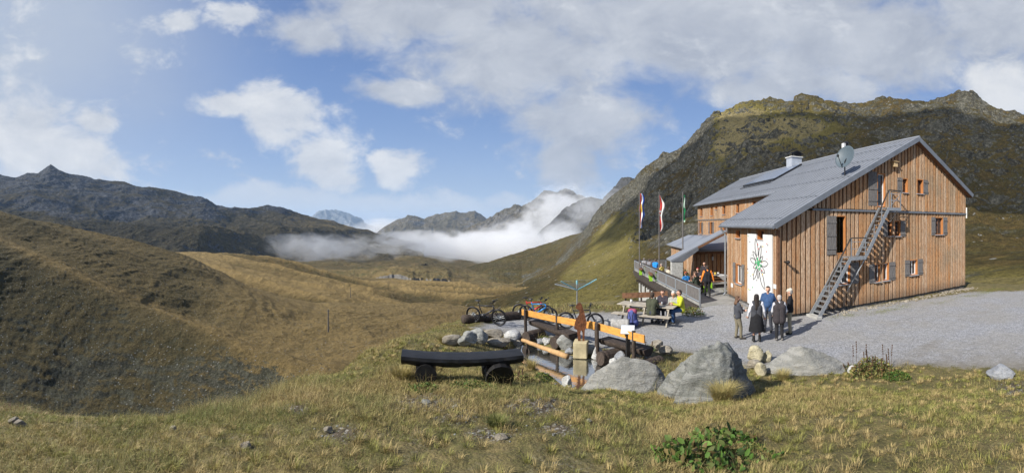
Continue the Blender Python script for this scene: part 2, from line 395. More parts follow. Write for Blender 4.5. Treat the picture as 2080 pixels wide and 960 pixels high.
def near_height(x, y):
    """height of the near ground under world x,y (arrays), noise and pond included"""
    x = np.asarray(x, float); y = np.asarray(y, float); sh = x.shape; x = x.ravel(); y = y.ravel()
    d = np.hypot(x, y); X = 1040+FW*np.arctan2(x, y)
    f = np.interp(X, near_X, np.arange(len(near_X))); i = np.minimum(f.astype(int), len(near_X)-2); t = f-i; t = t*t*(3-2*t)
    D = _nd[:, i]*(1-t)+_nd[:, i+1]*t; Z = _nz[:, i]*(1-t)+_nz[:, i+1]*t
    dl = (Z[1:]-Z[:-1])/(D[1:]-D[:-1]); M = np.zeros_like(Z); M[0] = dl[0]; M[-1] = dl[-1]
    a, b = dl[:-1], dl[1:]; same = a*b > 0; M[1:-1] = np.where(same, 2*a*b/np.where(same, a+b, 1), 0)
    z = np.where(d >= D[-1], Z[-1], 0.0)
    for k in range(len(D)-1):
        s = (d >= D[k]) & (d < D[k+1]); h = D[k+1]-D[k]; u = (d-D[k])/h
        zz = (2*u**3-3*u**2+1)*Z[k]+(u**3-2*u**2+u)*h*M[k]+(-2*u**3+3*u**2)*Z[k+1]+(u**3-u**2)*h*M[k+1]
        z = np.where(s, zz, z)
    p = np.stack([x, y], -1)
    gd = inside_dist(p, GRAVEL); g = np.clip(gd/0.8+0.5, 0, 1)
    rough = 0.10*fbm(x*.8, y*.8, oct=4, seed=3)+0.035*fbm(x*4, y*4, oct=3, seed=9)
    z = z+rough*(1-g)*np.clip(d/4, 0.3, 1)+0.010*fbm(x*1.3, y*1.3, oct=4, seed=5)*g+np.clip(d-22, 0, 40)*0.012*fbm(x*.15, y*.15, oct=4, seed=8)*(1-g)
    pd = inside_dist(p, POND); z = np.where(pd > -0.9, np.minimum(z, 10), z)
    k = np.clip((pd+0.55)/0.75, 0, 1); k = k*k*(3-2*k); z = z*(1-k)+(-0.5+0.06*fbm(x*3, y*3, oct=3, seed=2))*k
    return z.reshape(sh)
NEARG = {}
def gz(x, y): # quick look-up in the grid of the built ground
    t, D, Z = NEARG['t'], NEARG['d'], NEARG['z']; a = (math.atan2(x, y)-t[0])/(t[1]-t[0]); a = min(max(a, 0), len(t)-1.001)
    d = math.hypot(x, y); b = 1+math.log(max(d, 1.0)/D[1])/math.log(D[2]/D[1]); b = min(max(b, 0), len(D)-1.001)
    i, j = int(b), int(a); u, v = b-i, a-j
    return float((Z[i, j]*(1-v)+Z[i, j+1]*v)*(1-u)+(Z[i+1, j]*(1-v)+Z[i+1, j+1]*v)*u)
def GP(X, Y): # photo pixel -> point on the real near ground (march along the view ray)
    t = (X-1040)/FW; s = (Y-HZ)/FW
    d = np.arange(2.0, 45, 0.02); x = d*math.sin(t); y = d*math.cos(t)
    zr = HC-s*d; zg = near_height(x, y); k = np.argmax(zr <= zg)
    return Vector((x[k], y[k], zg[k]))

def ground_mat():
    def fn(T, out):
        co = T.node('ShaderNodeTexCoord').outputs['Object']
        at = T.node('ShaderNodeAttribute', attribute_name='mask'); sp = T.node('ShaderNodeSeparateColor', {0: at.outputs['Color']})
        gm, dirt = sp.outputs[0], sp.outputs[1]
        n0 = T.noise(co, 0.5, 6, 0.6); n1 = T.noise(co, 3.0, 8, 0.65); n2 = T.noise(co, 28.0, 6, 0.7); n3 = T.noise(co, 110.0, 3, 0.7)
        v = T.node('ShaderNodeTexVoronoi', {'Vector': co, 'Scale': 26.0, 'Randomness': 1.0}, feature='F1')
        vs = T.node('ShaderNodeSeparateColor', {0: v.outputs['Color']}).outputs[0]
        gr = T.mix(vs, (0.20, 0.205, 0.215), (0.47, 0.475, 0.495))
        gr = T.mix(T.ramp(n3, [(0.3, 0.65), (0.6, 0.0)]), gr, (0.10, 0.10, 0.11))
        tb = sp.outputs[2]; gr = T.mix(T.m('MULTIPLY', T.ramp(n0, [(0.40, 0.0), (0.62, 1.0)]), 0.42), gr, (0.28, 0.26, 0.22)); gr = T.mix(T.m('MULTIPLY', tb, T.ramp(n1, [(0.3, 0.35), (0.6, 1.0)])), gr, T.mix(n2, (0.13, 0.11, 0.08), (0.27, 0.245, 0.20)))
        gr = T.mix(T.m('MULTIPLY', T.ramp(n1, [(0.42, 0.0), (0.72, 1.0)]), 0.4), gr, (0.20, 0.195, 0.19))
        soil = T.mix(n2, (0.055, 0.042, 0.024), (0.13, 0.10, 0.055))
        ga = T.mix(T.ramp(n1, [(0.35, 0.0), (0.65, 1.0)]), (0.10, 0.10, 0.034), (0.22, 0.175, 0.075))
        ga = T.mix(T.ramp(n2, [(0.35, 0.0), (0.7, 0.75)]), ga, soil)
        dr = T.mix(T.ramp(vs, [(0.72, 0.0), (0.9, 1.0)]), (0.085, 0.068, 0.048), (0.24, 0.225, 0.20))
        ga = T.mix(dirt, ga, dr)
        edge = T.m('ADD', gm, T.m('ADD', T.m('MULTIPLY', T.m('SUBTRACT', n1, 0.5), 1.1), T.m('MULTIPLY', T.m('SUBTRACT', n2, 0.5), 0.8)))
        c = T.mix(T.sstep(edge, 0.4, 0.62), ga, gr)
        b = T.node('ShaderNodeBsdfPrincipled', {'Base Color': c, 'Roughness': 0.9, 'Specular IOR Level': 0.15})
        hh = T.m('ADD', T.m('MULTIPLY', T.m('SUBTRACT', 1.0, v.outputs[0]), 0.018), T.m('ADD', T.m('MULTIPLY', n2, 0.03), T.m('MULTIPLY', n1, 0.10)))
        T.l.new(T.node('ShaderNodeBump', {'Strength': 0.7, 'Distance': 1.0, 'Height': hh}).outputs[0], b.inputs['Normal'])
        T.l.new(b.outputs[0], out.inputs[0])
    return mat('near_ground', fn)
DIRT = [(860,818,110,26),(1090,822,90,30),(1000,880,60,22),(1480,800,40,20),(700,880,60,26),(2060,790,60,22),(1300,735,60,30),(930,845,60,18),(1130,870,50,18),(600,830,60,18)]
def dirt_at(x, y):
    X = 1040+FW*np.arctan2(x, y); d = np.hypot(x, y); z = near_height(x, y); Y = HZ+(HC-z)/np.maximum(d, .1)*FW
    m = np.zeros_like(x)
    for a, b, rx, ry in DIRT: m = np.maximum(m, 1-np.hypot((X-a)/rx, (Y-b)/ry))
    return np.clip(m*1.5+0.45*fbm(x*3, y*3, oct=4, seed=21), 0, 1)*(m > -0.2)
def build_near():
    nx, nr = 1000, 620
    th = (np.linspace(-120, 2260, nx)-1040)/FW
    d = np.concatenate([[0.05], np.geomspace(1.0, 64, nr)])[:, None]
    x = d*np.sin(th); y = d*np.cos(th); z = near_height(x, y); NEARG.update(t=th, d=d.ravel(), z=z)
    R, N = x.shape; V = np.stack([x, y, z], -1).reshape(-1, 3); gd = inside_dist(V[:, :2], GRAVEL)
    pd = inside_dist(V[:, :2], POND)
    gm = np.clip(0.5+gd/1.4, 0, 1); gm = np.where(pd > -0.35, 0.0, gm)
    dirt = dirt_at(V[:, 0], V[:, 1])
    Xp, Yp, dp = 1040+FW*np.arctan2(V[:,0], V[:,1]), None, np.hypot(V[:,0], V[:,1])
    trk = fbm(V[:,0]*.35, V[:,1]*1.1, oct=4, seed=181); brown = np.clip(np.clip((Xp-1700)/250, 0, 1)*np.clip((15.5-dp)/4, 0, 1)*(.65+trk)+np.clip(trk-.25, 0, 1)*.8+np.clip((.7-gd)/.9, 0, 1)*.8, 0, 1)
    i = np.arange(R*N).reshape(R, N); F = np.stack([i[:-1, :-1], i[:-1, 1:], i[1:, 1:], i[1:, :-1]], -1).reshape(-1, 4)
    fg = gd[F].mean(1)+0.12*fbm(V[F[:, 0], 0]*2, V[F[:, 0], 1]*2, oct=3, seed=4) > 0
    for nm, sel in (('ground', ~fg), ('gravel_yard', fg)):
        FF = F[sel]; u, inv = np.unique(FF, return_inverse=True)
        tag(np_mesh(nm, V[u], inv.reshape(FF.shape), ground_mat(), True, {'mask': np.stack([gm, dirt, brown], -1)[u]}), kind='structure')
build_near()

# ---- hillsides across the gully, on the left
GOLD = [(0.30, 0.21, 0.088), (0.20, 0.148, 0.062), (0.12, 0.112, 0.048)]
DARKG = [(0.105, 0.088, 0.044), (0.062, 0.058, 0.030), (0.125, 0.102, 0.05)]
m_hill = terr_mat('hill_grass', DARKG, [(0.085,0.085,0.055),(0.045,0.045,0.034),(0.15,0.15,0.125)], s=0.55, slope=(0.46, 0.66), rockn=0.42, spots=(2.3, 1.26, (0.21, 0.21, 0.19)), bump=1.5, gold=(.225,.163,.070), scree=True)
m_gold = terr_mat('gold_grass', GOLD, [(0.16,0.13,0.08),(0.10,0.09,0.055),(0.24,0.22,0.17)], s=1.1, slope=(0.60, 0.72), rockn=0.2, bump=1.0)
def terrac(x, y, z, amp, wl, seed): # cattle terracettes: small steps following the contour
    ph = z/wl+1.6*fbm(x*.03, y*.03, oct=3, seed=seed)+0.5*fbm(x*.2, y*.2, oct=2, seed=seed+3)
    return amp*np.sin(2*np.pi*ph)*np.clip(0.6+fbm(x*.05, y*.05, oct=2, seed=seed+5), 0, 1)
def pxy(V): d = np.hypot(V[:,0], V[:,1]); return 1040+FW*np.arctan2(V[:,0], V[:,1]), HZ-(V[:,2]-HC)/np.maximum(d, .1)*FW, d
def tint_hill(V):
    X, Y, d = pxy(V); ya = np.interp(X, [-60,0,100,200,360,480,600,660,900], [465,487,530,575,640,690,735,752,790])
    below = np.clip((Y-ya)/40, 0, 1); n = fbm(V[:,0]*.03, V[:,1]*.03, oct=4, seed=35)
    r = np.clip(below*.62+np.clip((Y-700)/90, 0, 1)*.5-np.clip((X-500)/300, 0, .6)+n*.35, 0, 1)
    g = np.clip((1-below)*.45+n*.5+np.exp(-((Y-ya)/9)**2)*.7+np.clip((X-380)/260, 0, .75), 0, 1)  # gold line along the spur paints its sunlit crest into the colour
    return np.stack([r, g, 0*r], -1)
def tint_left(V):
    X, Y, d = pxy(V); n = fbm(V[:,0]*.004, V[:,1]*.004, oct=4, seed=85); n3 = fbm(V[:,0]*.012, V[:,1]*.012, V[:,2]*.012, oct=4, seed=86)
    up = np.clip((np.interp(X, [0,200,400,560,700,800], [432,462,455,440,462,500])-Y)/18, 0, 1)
    return np.stack([np.clip(up*.55+n3*.9, 0, 1), np.clip(np.clip((X-520)/120, 0, 1)*(.7+n)+(1-up)*n*.5, 0, 1), np.clip((1-up)*.7, 0, 1)], -1)  # gold at the valley end paints in the sunlit part of the range
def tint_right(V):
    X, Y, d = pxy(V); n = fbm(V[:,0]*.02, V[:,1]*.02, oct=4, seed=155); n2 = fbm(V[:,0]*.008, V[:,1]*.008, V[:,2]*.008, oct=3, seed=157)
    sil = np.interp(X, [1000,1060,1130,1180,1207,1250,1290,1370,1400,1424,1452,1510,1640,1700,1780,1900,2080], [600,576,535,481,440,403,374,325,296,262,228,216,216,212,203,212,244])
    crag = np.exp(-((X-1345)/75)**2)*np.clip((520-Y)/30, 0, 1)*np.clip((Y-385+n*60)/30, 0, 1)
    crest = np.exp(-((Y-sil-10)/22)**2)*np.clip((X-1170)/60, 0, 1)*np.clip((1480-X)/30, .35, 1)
    strip = np.clip((X-1425)/40, 0, 1)*np.clip((1760-X)/120, 0, 1)*np.exp(-((Y-sil-38-n*30)/(34+22*np.clip((1560-X)/100, 0, 1)))**2)  # pale gold band below the crest, a sunlit strip put into the colour
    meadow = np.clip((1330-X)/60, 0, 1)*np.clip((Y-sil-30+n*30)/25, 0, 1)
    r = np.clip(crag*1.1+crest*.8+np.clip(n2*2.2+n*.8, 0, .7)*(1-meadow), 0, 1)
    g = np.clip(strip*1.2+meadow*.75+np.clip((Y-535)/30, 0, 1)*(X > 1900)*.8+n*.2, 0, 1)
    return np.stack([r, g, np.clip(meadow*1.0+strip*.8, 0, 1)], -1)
def d_hill(x, y, d, z):
    k = np.clip((d-28)/25, 0, 1)
    gul = fbm((x*.86+y*.5)*.035, (y*.86-x*.5)*.012, oct=4, seed=31, ridged=True)
    rib = fbm((x*.58+y*.81)*.014+.3*fbm(x*.02, y*.02, oct=2, seed=36), (x*.81-y*.58)*.052, oct=4, seed=37, ridged=True, gain=.42)
    return k*1.5*rib*np.clip((d-60)/60, .25, 1)+k*(1.5*fbm(x*.03, y*.03, oct=5, seed=30)+1.0*gul+0.28*fbm(x*.35, y*.35, oct=5, seed=33)+0.12*fbm(x*1.6, y*1.6, oct=3, seed=34))+terrac(x, y, z, 0.10, 1.0, 40)*k
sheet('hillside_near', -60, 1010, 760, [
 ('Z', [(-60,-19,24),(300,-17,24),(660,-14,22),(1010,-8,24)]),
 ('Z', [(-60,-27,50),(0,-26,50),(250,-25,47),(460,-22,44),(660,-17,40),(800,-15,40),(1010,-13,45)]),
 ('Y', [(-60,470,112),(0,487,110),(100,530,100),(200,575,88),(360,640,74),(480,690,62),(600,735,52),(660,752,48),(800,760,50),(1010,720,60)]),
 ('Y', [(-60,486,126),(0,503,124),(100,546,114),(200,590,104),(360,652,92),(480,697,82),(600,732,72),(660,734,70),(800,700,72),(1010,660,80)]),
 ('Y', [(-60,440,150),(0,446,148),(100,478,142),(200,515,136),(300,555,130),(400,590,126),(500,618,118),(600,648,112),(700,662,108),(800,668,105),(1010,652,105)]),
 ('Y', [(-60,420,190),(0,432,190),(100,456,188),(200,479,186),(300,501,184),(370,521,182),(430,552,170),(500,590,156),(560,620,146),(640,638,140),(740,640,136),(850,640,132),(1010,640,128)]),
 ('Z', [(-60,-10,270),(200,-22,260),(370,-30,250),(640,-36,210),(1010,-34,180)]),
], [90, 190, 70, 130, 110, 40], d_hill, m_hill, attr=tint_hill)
def d_hill2(x, y, d, z):
    r = fbm(x*.007+.4*fbm(x*.01, y*.01, oct=2, seed=54), y*.040, oct=3, seed=51, ridged=True, gain=.4)
    return 4.2*r*np.clip((d-150)/60, .15, 1)+1.2*fbm(x*.02, y*.02, oct=4, seed=50)+0.3*fbm(x*.3, y*.3, oct=4, seed=53)+terrac(x, y, z, 0.22, 1.8, 60)
def fold_shade_tint(V):
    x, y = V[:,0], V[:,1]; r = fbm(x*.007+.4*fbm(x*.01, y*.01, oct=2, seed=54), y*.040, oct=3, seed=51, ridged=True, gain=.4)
    return np.stack([0*x, np.clip(-.05+1.7*r+.7*fbm(x*.05, y*.05, oct=3, seed=56), 0, 1), 0*x], -1)  # bright crests and dark creases: fold shadows painted into the grass colour
m_goldf = terr_mat('gold_shaded_folds', [tuple(q*.62 for q in c) for c in GOLD], [(0.16,0.13,0.08),(0.10,0.09,0.055),(0.24,0.22,0.17)], s=1.1, slope=(0.60, 0.72), rockn=0.2, bump=1.1, gold=(.27,.195,.084))
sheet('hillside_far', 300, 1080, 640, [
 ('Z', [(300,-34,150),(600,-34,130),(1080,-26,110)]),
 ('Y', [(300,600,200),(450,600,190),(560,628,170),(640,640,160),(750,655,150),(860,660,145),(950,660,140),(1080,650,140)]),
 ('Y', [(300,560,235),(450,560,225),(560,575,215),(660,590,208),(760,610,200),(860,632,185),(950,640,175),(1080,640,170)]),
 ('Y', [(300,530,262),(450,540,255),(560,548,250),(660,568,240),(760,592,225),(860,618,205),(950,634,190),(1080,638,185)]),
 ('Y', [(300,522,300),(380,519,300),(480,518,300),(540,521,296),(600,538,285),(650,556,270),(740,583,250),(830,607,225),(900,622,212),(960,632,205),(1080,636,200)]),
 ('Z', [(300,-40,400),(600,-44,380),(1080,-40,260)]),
], [50, 110, 90, 90, 40], d_hill2, m_goldf, attr=fold_shade_tint)
def d_val(x, y, d, z):
    k = np.clip((d-150)/200, 0.1, 1)
    return k*(5.5*fbm(x*.008, y*.008, oct=5, seed=70, ridged=True)+3.0*fbm(x*.03, y*.02, oct=5, seed=72)+0.7*fbm(x*.15, y*.15, oct=4, seed=73))
m_valley = terr_mat('valley_floor', GOLD, [(0.20,0.19,0.17),(0.11,0.105,0.10),(0.30,0.29,0.27)], s=2.2, slope=(0.70, 0.84), rockn=0.22, bump=1.0)
def bank(x, y, d, z): # eroded grey bank cut into the meadow
    X = 1040+FW*np.arctan2(x, y)
    k = np.clip(1-np.abs((X-840)/110), 0, 1)**.7
    dc = 395+45*fbm(X/40., X*0, oct=4, seed=171, gain=.6)+30*fbm(x*.02, y*.02, oct=3, seed=172)
    step = np.clip((d-dc)/9, 0, 1)-np.clip((d-dc-50)/140, 0, 1)
    return d_val(x, y, d, z)+step*k*10*(.7+.6*fbm(X/30., X*0+3, oct=3, seed=173))
sheet('valley_floor', 480, 1330, 760, [
 ('Z', [(480,-44,180),(1330,-14,80)]),
 ('Y', [(480,640,230),(800,640,210),(950,628,205),(1060,618,190),(1200,628,110),(1330,640,90)]),
 ('Y', [(480,585,330),(800,590,320),(1000,598,300),(1120,600,240),(1330,600,200)]),
 ('Y', [(480,545,520),(700,552,500),(860,560,480),(1000,575,460),(1120,575,420),(1330,560,400)]),
 ('Y', [(480,522,900),(700,520,880),(860,522,850),(1000,545,800),(1120,545,800),(1330,520,800)]),
 ('Y', [(480,508,1500),(860,508,1500),(1330,510,1500)]),
], [60, 130, 180, 140, 60], bank, m_valley)

# ---- mountains
ROCK = [(0.135,0.13,0.12),(0.085,0.083,0.08),(0.22,0.215,0.20)]
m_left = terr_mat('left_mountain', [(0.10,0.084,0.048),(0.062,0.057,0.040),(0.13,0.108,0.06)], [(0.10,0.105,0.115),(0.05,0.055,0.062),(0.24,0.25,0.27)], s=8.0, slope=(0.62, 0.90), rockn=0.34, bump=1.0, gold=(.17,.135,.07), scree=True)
def d_mtn(amp, sc, seed, jag=0.08):
    def f(x, y, d, z):
        r = fbm(x*sc, y*sc, z*sc*.6, oct=7, seed=seed, ridged=True, gain=.55)
        q = fbm(x*sc*5, y*sc*5, z*sc*5, oct=4, seed=seed+9)
        q2 = fbm(x*sc*5, z*sc*5, y*sc*5, oct=4, seed=seed+19)
        j = fbm(x*sc*6, y*sc*6, oct=4, seed=seed+29, ridged=True, gain=.6)
        return amp*.30*q2, -amp*.30*q, amp*(r*.8-.15)+amp*.10*q+amp*jag*(j-.1)
    return f
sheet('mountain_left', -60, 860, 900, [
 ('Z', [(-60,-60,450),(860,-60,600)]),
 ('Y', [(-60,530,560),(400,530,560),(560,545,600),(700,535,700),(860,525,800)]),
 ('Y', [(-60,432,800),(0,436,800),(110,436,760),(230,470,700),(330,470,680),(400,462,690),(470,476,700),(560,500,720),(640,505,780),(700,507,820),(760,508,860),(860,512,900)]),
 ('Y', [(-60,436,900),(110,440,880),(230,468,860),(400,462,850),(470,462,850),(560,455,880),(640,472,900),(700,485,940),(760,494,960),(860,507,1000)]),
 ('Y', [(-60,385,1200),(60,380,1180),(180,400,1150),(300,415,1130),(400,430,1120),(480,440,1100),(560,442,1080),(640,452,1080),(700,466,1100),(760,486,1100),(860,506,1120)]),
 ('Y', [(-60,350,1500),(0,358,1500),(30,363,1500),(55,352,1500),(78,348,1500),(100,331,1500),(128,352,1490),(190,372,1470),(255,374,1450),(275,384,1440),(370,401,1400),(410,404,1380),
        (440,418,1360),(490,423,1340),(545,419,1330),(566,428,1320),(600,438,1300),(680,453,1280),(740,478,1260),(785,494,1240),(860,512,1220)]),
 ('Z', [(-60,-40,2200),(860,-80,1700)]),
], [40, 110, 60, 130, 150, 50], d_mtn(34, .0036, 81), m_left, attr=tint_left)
m_blue = terr_mat('far_mountain', [(0.16,0.17,0.18)]*3, [(0.2,0.21,0.22)]*3, s=40, slope=(0.7, 0.9), rockn=0.1)
sheet('mountain_far', 560, 820, 200, [
 ('Z', [(560,-200,7600),(820,-200,7600)]),
 ('Y', [(560,444,9000),(615,440,9000),(632,441,9000),(650,431,9000),(668,432,9000),(690,432,9000),(712,437,9000),(732,448,9000),(745,458,9000),(765,462,9000),(820,470,9000)]),
 ('Z', [(560,-200,10500),(820,-200,10500)]),
], [50, 30], d_mtn(130, .0014, 95, .30), m_blue)
m_mid = terr_mat('valley_mountain', [(0.17,0.135,0.075),(0.11,0.095,0.058),(0.13,0.115,0.075)], [(0.15,0.145,0.14),(0.095,0.092,0.09),(0.22,0.215,0.20)], s=12, slope=(0.62, 0.86), rockn=0.22)
sheet('mountain_valley', 720, 1060, 420, [
 ('Z', [(720,-140,1700),(1060,-120,1700)]),
 ('Y', [(720,530,2100),(1060,530,2100)]),
 ('Y', [(720,500,2700),(800,478,2650),(900,480,2600),(1060,478,2600)]),
 ('Y', [(720,500,3100),(770,474,3100),(782,461,3100),(800,452,3100),(828,439,3100),(850,441,3100),(862,446,3100),(880,440,3100),(925,434,3100),(940,436,3100),(964,432,3100),(978,440,3100),(1000,455,3100),(1060,470,3100)]),
 ('Z', [(720,-100,4000),(1060,-100,4000)]),
], [20, 90, 90, 25], d_mtn(46, .0026, 101, .22), m_mid)
sheet('mountain_crag', 940, 1260, 460, [
 ('Z', [(940,-90,1100),(1260,-60,900)]),
 ('Y', [(940,540,1400),(1260,530,1300)]),
 ('Y', [(940,490,1750),(1020,480,1700),(1100,460,1650),(1260,450,1600)]),
 ('Y', [(940,470,2100),(985,455,2100),(1000,446,2100),(1030,430,2080),(1050,421,2060),(1062,423,2050),(1085,412,2040),(1110,400,2020),(1140,390,2000),(1150,385,2000),(1165,392,2000),(1185,408,2000),(1215,430,2000),(1260,450,2000)]),
 ('Z', [(940,-60,2800),(1260,-60,2800)]),
], [20, 100, 130, 25], d_mtn(52, .0030, 111, .30), m_mid)
m_dk = terr_mat('dark_crag', [(0.085,0.08,0.055),(0.06,0.058,0.045),(0.09,0.085,0.06)], [(0.085,0.085,0.085),(0.055,0.055,0.057),(0.13,0.13,0.13)], s=8, slope=(0.62, 0.9), rockn=0.22)
sheet('mountain_shoulder', 1060, 1420, 380, lead([
 ('Z', [(1150,-70,760),(1420,-40,760)]),
 ('Y', [(1150,500,950),(1420,480,950)]),
 ('Y', [(1150,424,1250),(1175,412,1250),(1200,404,1250),(1222,408,1250),(1236,398,1240),(1250,383,1230),(1262,370,1220),(1285,369,1210),(1300,372,1200),(1420,380,1200)]),
 ('Z', [(1150,-60,1700),(1420,-60,1700)]),
], 1060, 90), [30, 170, 25], d_mtn(28, .0048, 121, .30), m_dk)

# ---- the big mountain behind the hut
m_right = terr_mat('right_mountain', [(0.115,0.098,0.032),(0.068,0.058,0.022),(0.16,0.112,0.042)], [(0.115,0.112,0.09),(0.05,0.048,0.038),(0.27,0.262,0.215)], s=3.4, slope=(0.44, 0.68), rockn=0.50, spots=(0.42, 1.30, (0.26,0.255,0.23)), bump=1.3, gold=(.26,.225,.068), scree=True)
def d_right(x, y, d, z):
    X = 1040+FW*np.arctan2(x, y)
    k = np.clip((d-40)/180, 0, 1)
    # crag zone on the flank behind the flags and up the right side, smooth meadow on the left flank
    Yp = HZ-(z-HC)/d*FW
    crag = np.clip((X-1235)/60, 0, 1)*np.clip((530-Yp)/40, 0.05, 1)
    crag = np.maximum(crag, np.clip((380-Yp)/40, 0, 1)*.0+np.clip((X-1160)/60, 0, .75)*np.clip(1-np.abs(d-500)/110, 0, 1))
    cr2 = np.clip((X-1380)/120, 0, 1)*np.clip((d-90)/80, 0, 1); crag = np.maximum(crag, cr2*(.35+.45*np.clip(.5+1.4*fbm(x*.009, y*.009, oct=3, seed=133), 0, 1)))
    crag = np.maximum(crag, 0.12)
    r = fbm(x*.010, y*.010, z*.008, oct=7, seed=131, ridged=True, gain=.58)
    q = fbm(x*.05, y*.05, z*.05, oct=5, seed=139, gain=.6); q2 = fbm(y*.05, z*.05, x*.05, oct=4, seed=149)
    sm = 2.5*fbm(x*.02, y*.02, oct=5, seed=150)+0.5*fbm(x*.2, y*.2, oct=4, seed=151)
    a = 21*k*crag; sm = sm+2.2*k*crag**.5*fbm(x*.07, y*.07, z*.05, oct=4, seed=161, ridged=True, gain=.6)
    return a*.35*q2, -a*.35*q, a*(r*.85-.1)+sm*np.clip((d-30)/60, 0, 1)
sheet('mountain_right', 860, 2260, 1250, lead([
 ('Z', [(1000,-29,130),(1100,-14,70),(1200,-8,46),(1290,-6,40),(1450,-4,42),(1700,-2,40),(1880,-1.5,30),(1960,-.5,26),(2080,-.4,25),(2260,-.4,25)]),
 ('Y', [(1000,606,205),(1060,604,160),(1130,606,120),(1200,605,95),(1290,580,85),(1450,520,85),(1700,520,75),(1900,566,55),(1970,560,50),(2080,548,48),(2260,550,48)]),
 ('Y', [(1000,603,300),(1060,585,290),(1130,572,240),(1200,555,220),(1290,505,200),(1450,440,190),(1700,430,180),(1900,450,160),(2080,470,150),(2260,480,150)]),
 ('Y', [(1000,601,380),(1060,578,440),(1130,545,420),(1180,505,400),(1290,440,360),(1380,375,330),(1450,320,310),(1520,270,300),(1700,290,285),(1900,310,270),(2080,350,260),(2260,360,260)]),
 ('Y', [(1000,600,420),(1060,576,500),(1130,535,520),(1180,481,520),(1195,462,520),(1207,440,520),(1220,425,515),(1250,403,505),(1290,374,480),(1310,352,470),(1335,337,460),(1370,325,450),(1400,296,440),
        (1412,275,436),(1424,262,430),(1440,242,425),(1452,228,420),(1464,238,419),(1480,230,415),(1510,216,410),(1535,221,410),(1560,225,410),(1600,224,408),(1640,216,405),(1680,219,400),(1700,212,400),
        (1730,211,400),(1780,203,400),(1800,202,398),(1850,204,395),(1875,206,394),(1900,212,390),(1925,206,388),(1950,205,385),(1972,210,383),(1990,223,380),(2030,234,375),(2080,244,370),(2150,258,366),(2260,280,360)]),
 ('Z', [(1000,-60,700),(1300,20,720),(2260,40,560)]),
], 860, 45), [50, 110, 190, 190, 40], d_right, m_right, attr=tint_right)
# plain that carries the whole scene to the horizon
def base_plain():
    n = 96; V = [(0, 0, -160)]; F = []
    for r in (400, 3000, 9000, 15000):
        for k in range(n): V.append((r*math.cos(2*math.pi*k/n), r*math.sin(2*math.pi*k/n), -160))
    F = [(0, 1+k, 1+(k+1) % n) for k in range(n)]
    mb = MB(); mb.add(V, F)
    for i in range(3):
        mb.add([], [tuple(q-0 for q in (1+i*n+k, 1+(i+1)*n+k, 1+(i+1)*n+(k+1) % n, 1+i*n+(k+1) % n)) for k in range(n)]) if False else None
        for k in range(n): mb.f.append((1+i*n+k, 1+(i+1)*n+k, 1+(i+1)*n+(k+1) % n, 1+i*n+(k+1) % n)); mb.fm.append(0)
    tag(mb.obj('terrain', m_valley), kind='structure')
base_plain()
# ------------------------------------------------------------------ the hut
UX = Vector((0.98441, -0.17588, 0)); VX = Vector((0.17588, 0.98441, 0))
HO = Vector((10.89, 14.08, 0)); HRZ = math.atan2(UX.y, UX.x)
PU, PV = HO.dot(UX), HO.dot(VX)
XR_, XL_ = 2473.0, 1185.0
def gp(X, Y, o=0.0): # pixel -> (u, z) on the gable plane, o metres in front of it
    a = (XR_-X)/FW; d = (PV-o)/math.sin(a); return d*math.cos(a)-PU, HC+(HZ-Y)/FW*d
def fp(X, Y, u0=0.0): # pixel -> (v, z) on a facade plane at u0
    a = (X-XL_)/FW; d = (PU+u0)/math.sin(a); return d*math.cos(a)-PV, HC+(HZ-Y)/FW*d
def HW(u, v, z): return HO+UX*u+VX*v+Vector((0, 0, z))
def HL(p): q = Vector(p)-HO; return (q.dot(UX), q.dot(VX), p[2])
RIDGE, RZ, PITCH = 8.64, 9.1, 0.548
def roofz(u): return RZ-PITCH*abs(u-RIDGE)

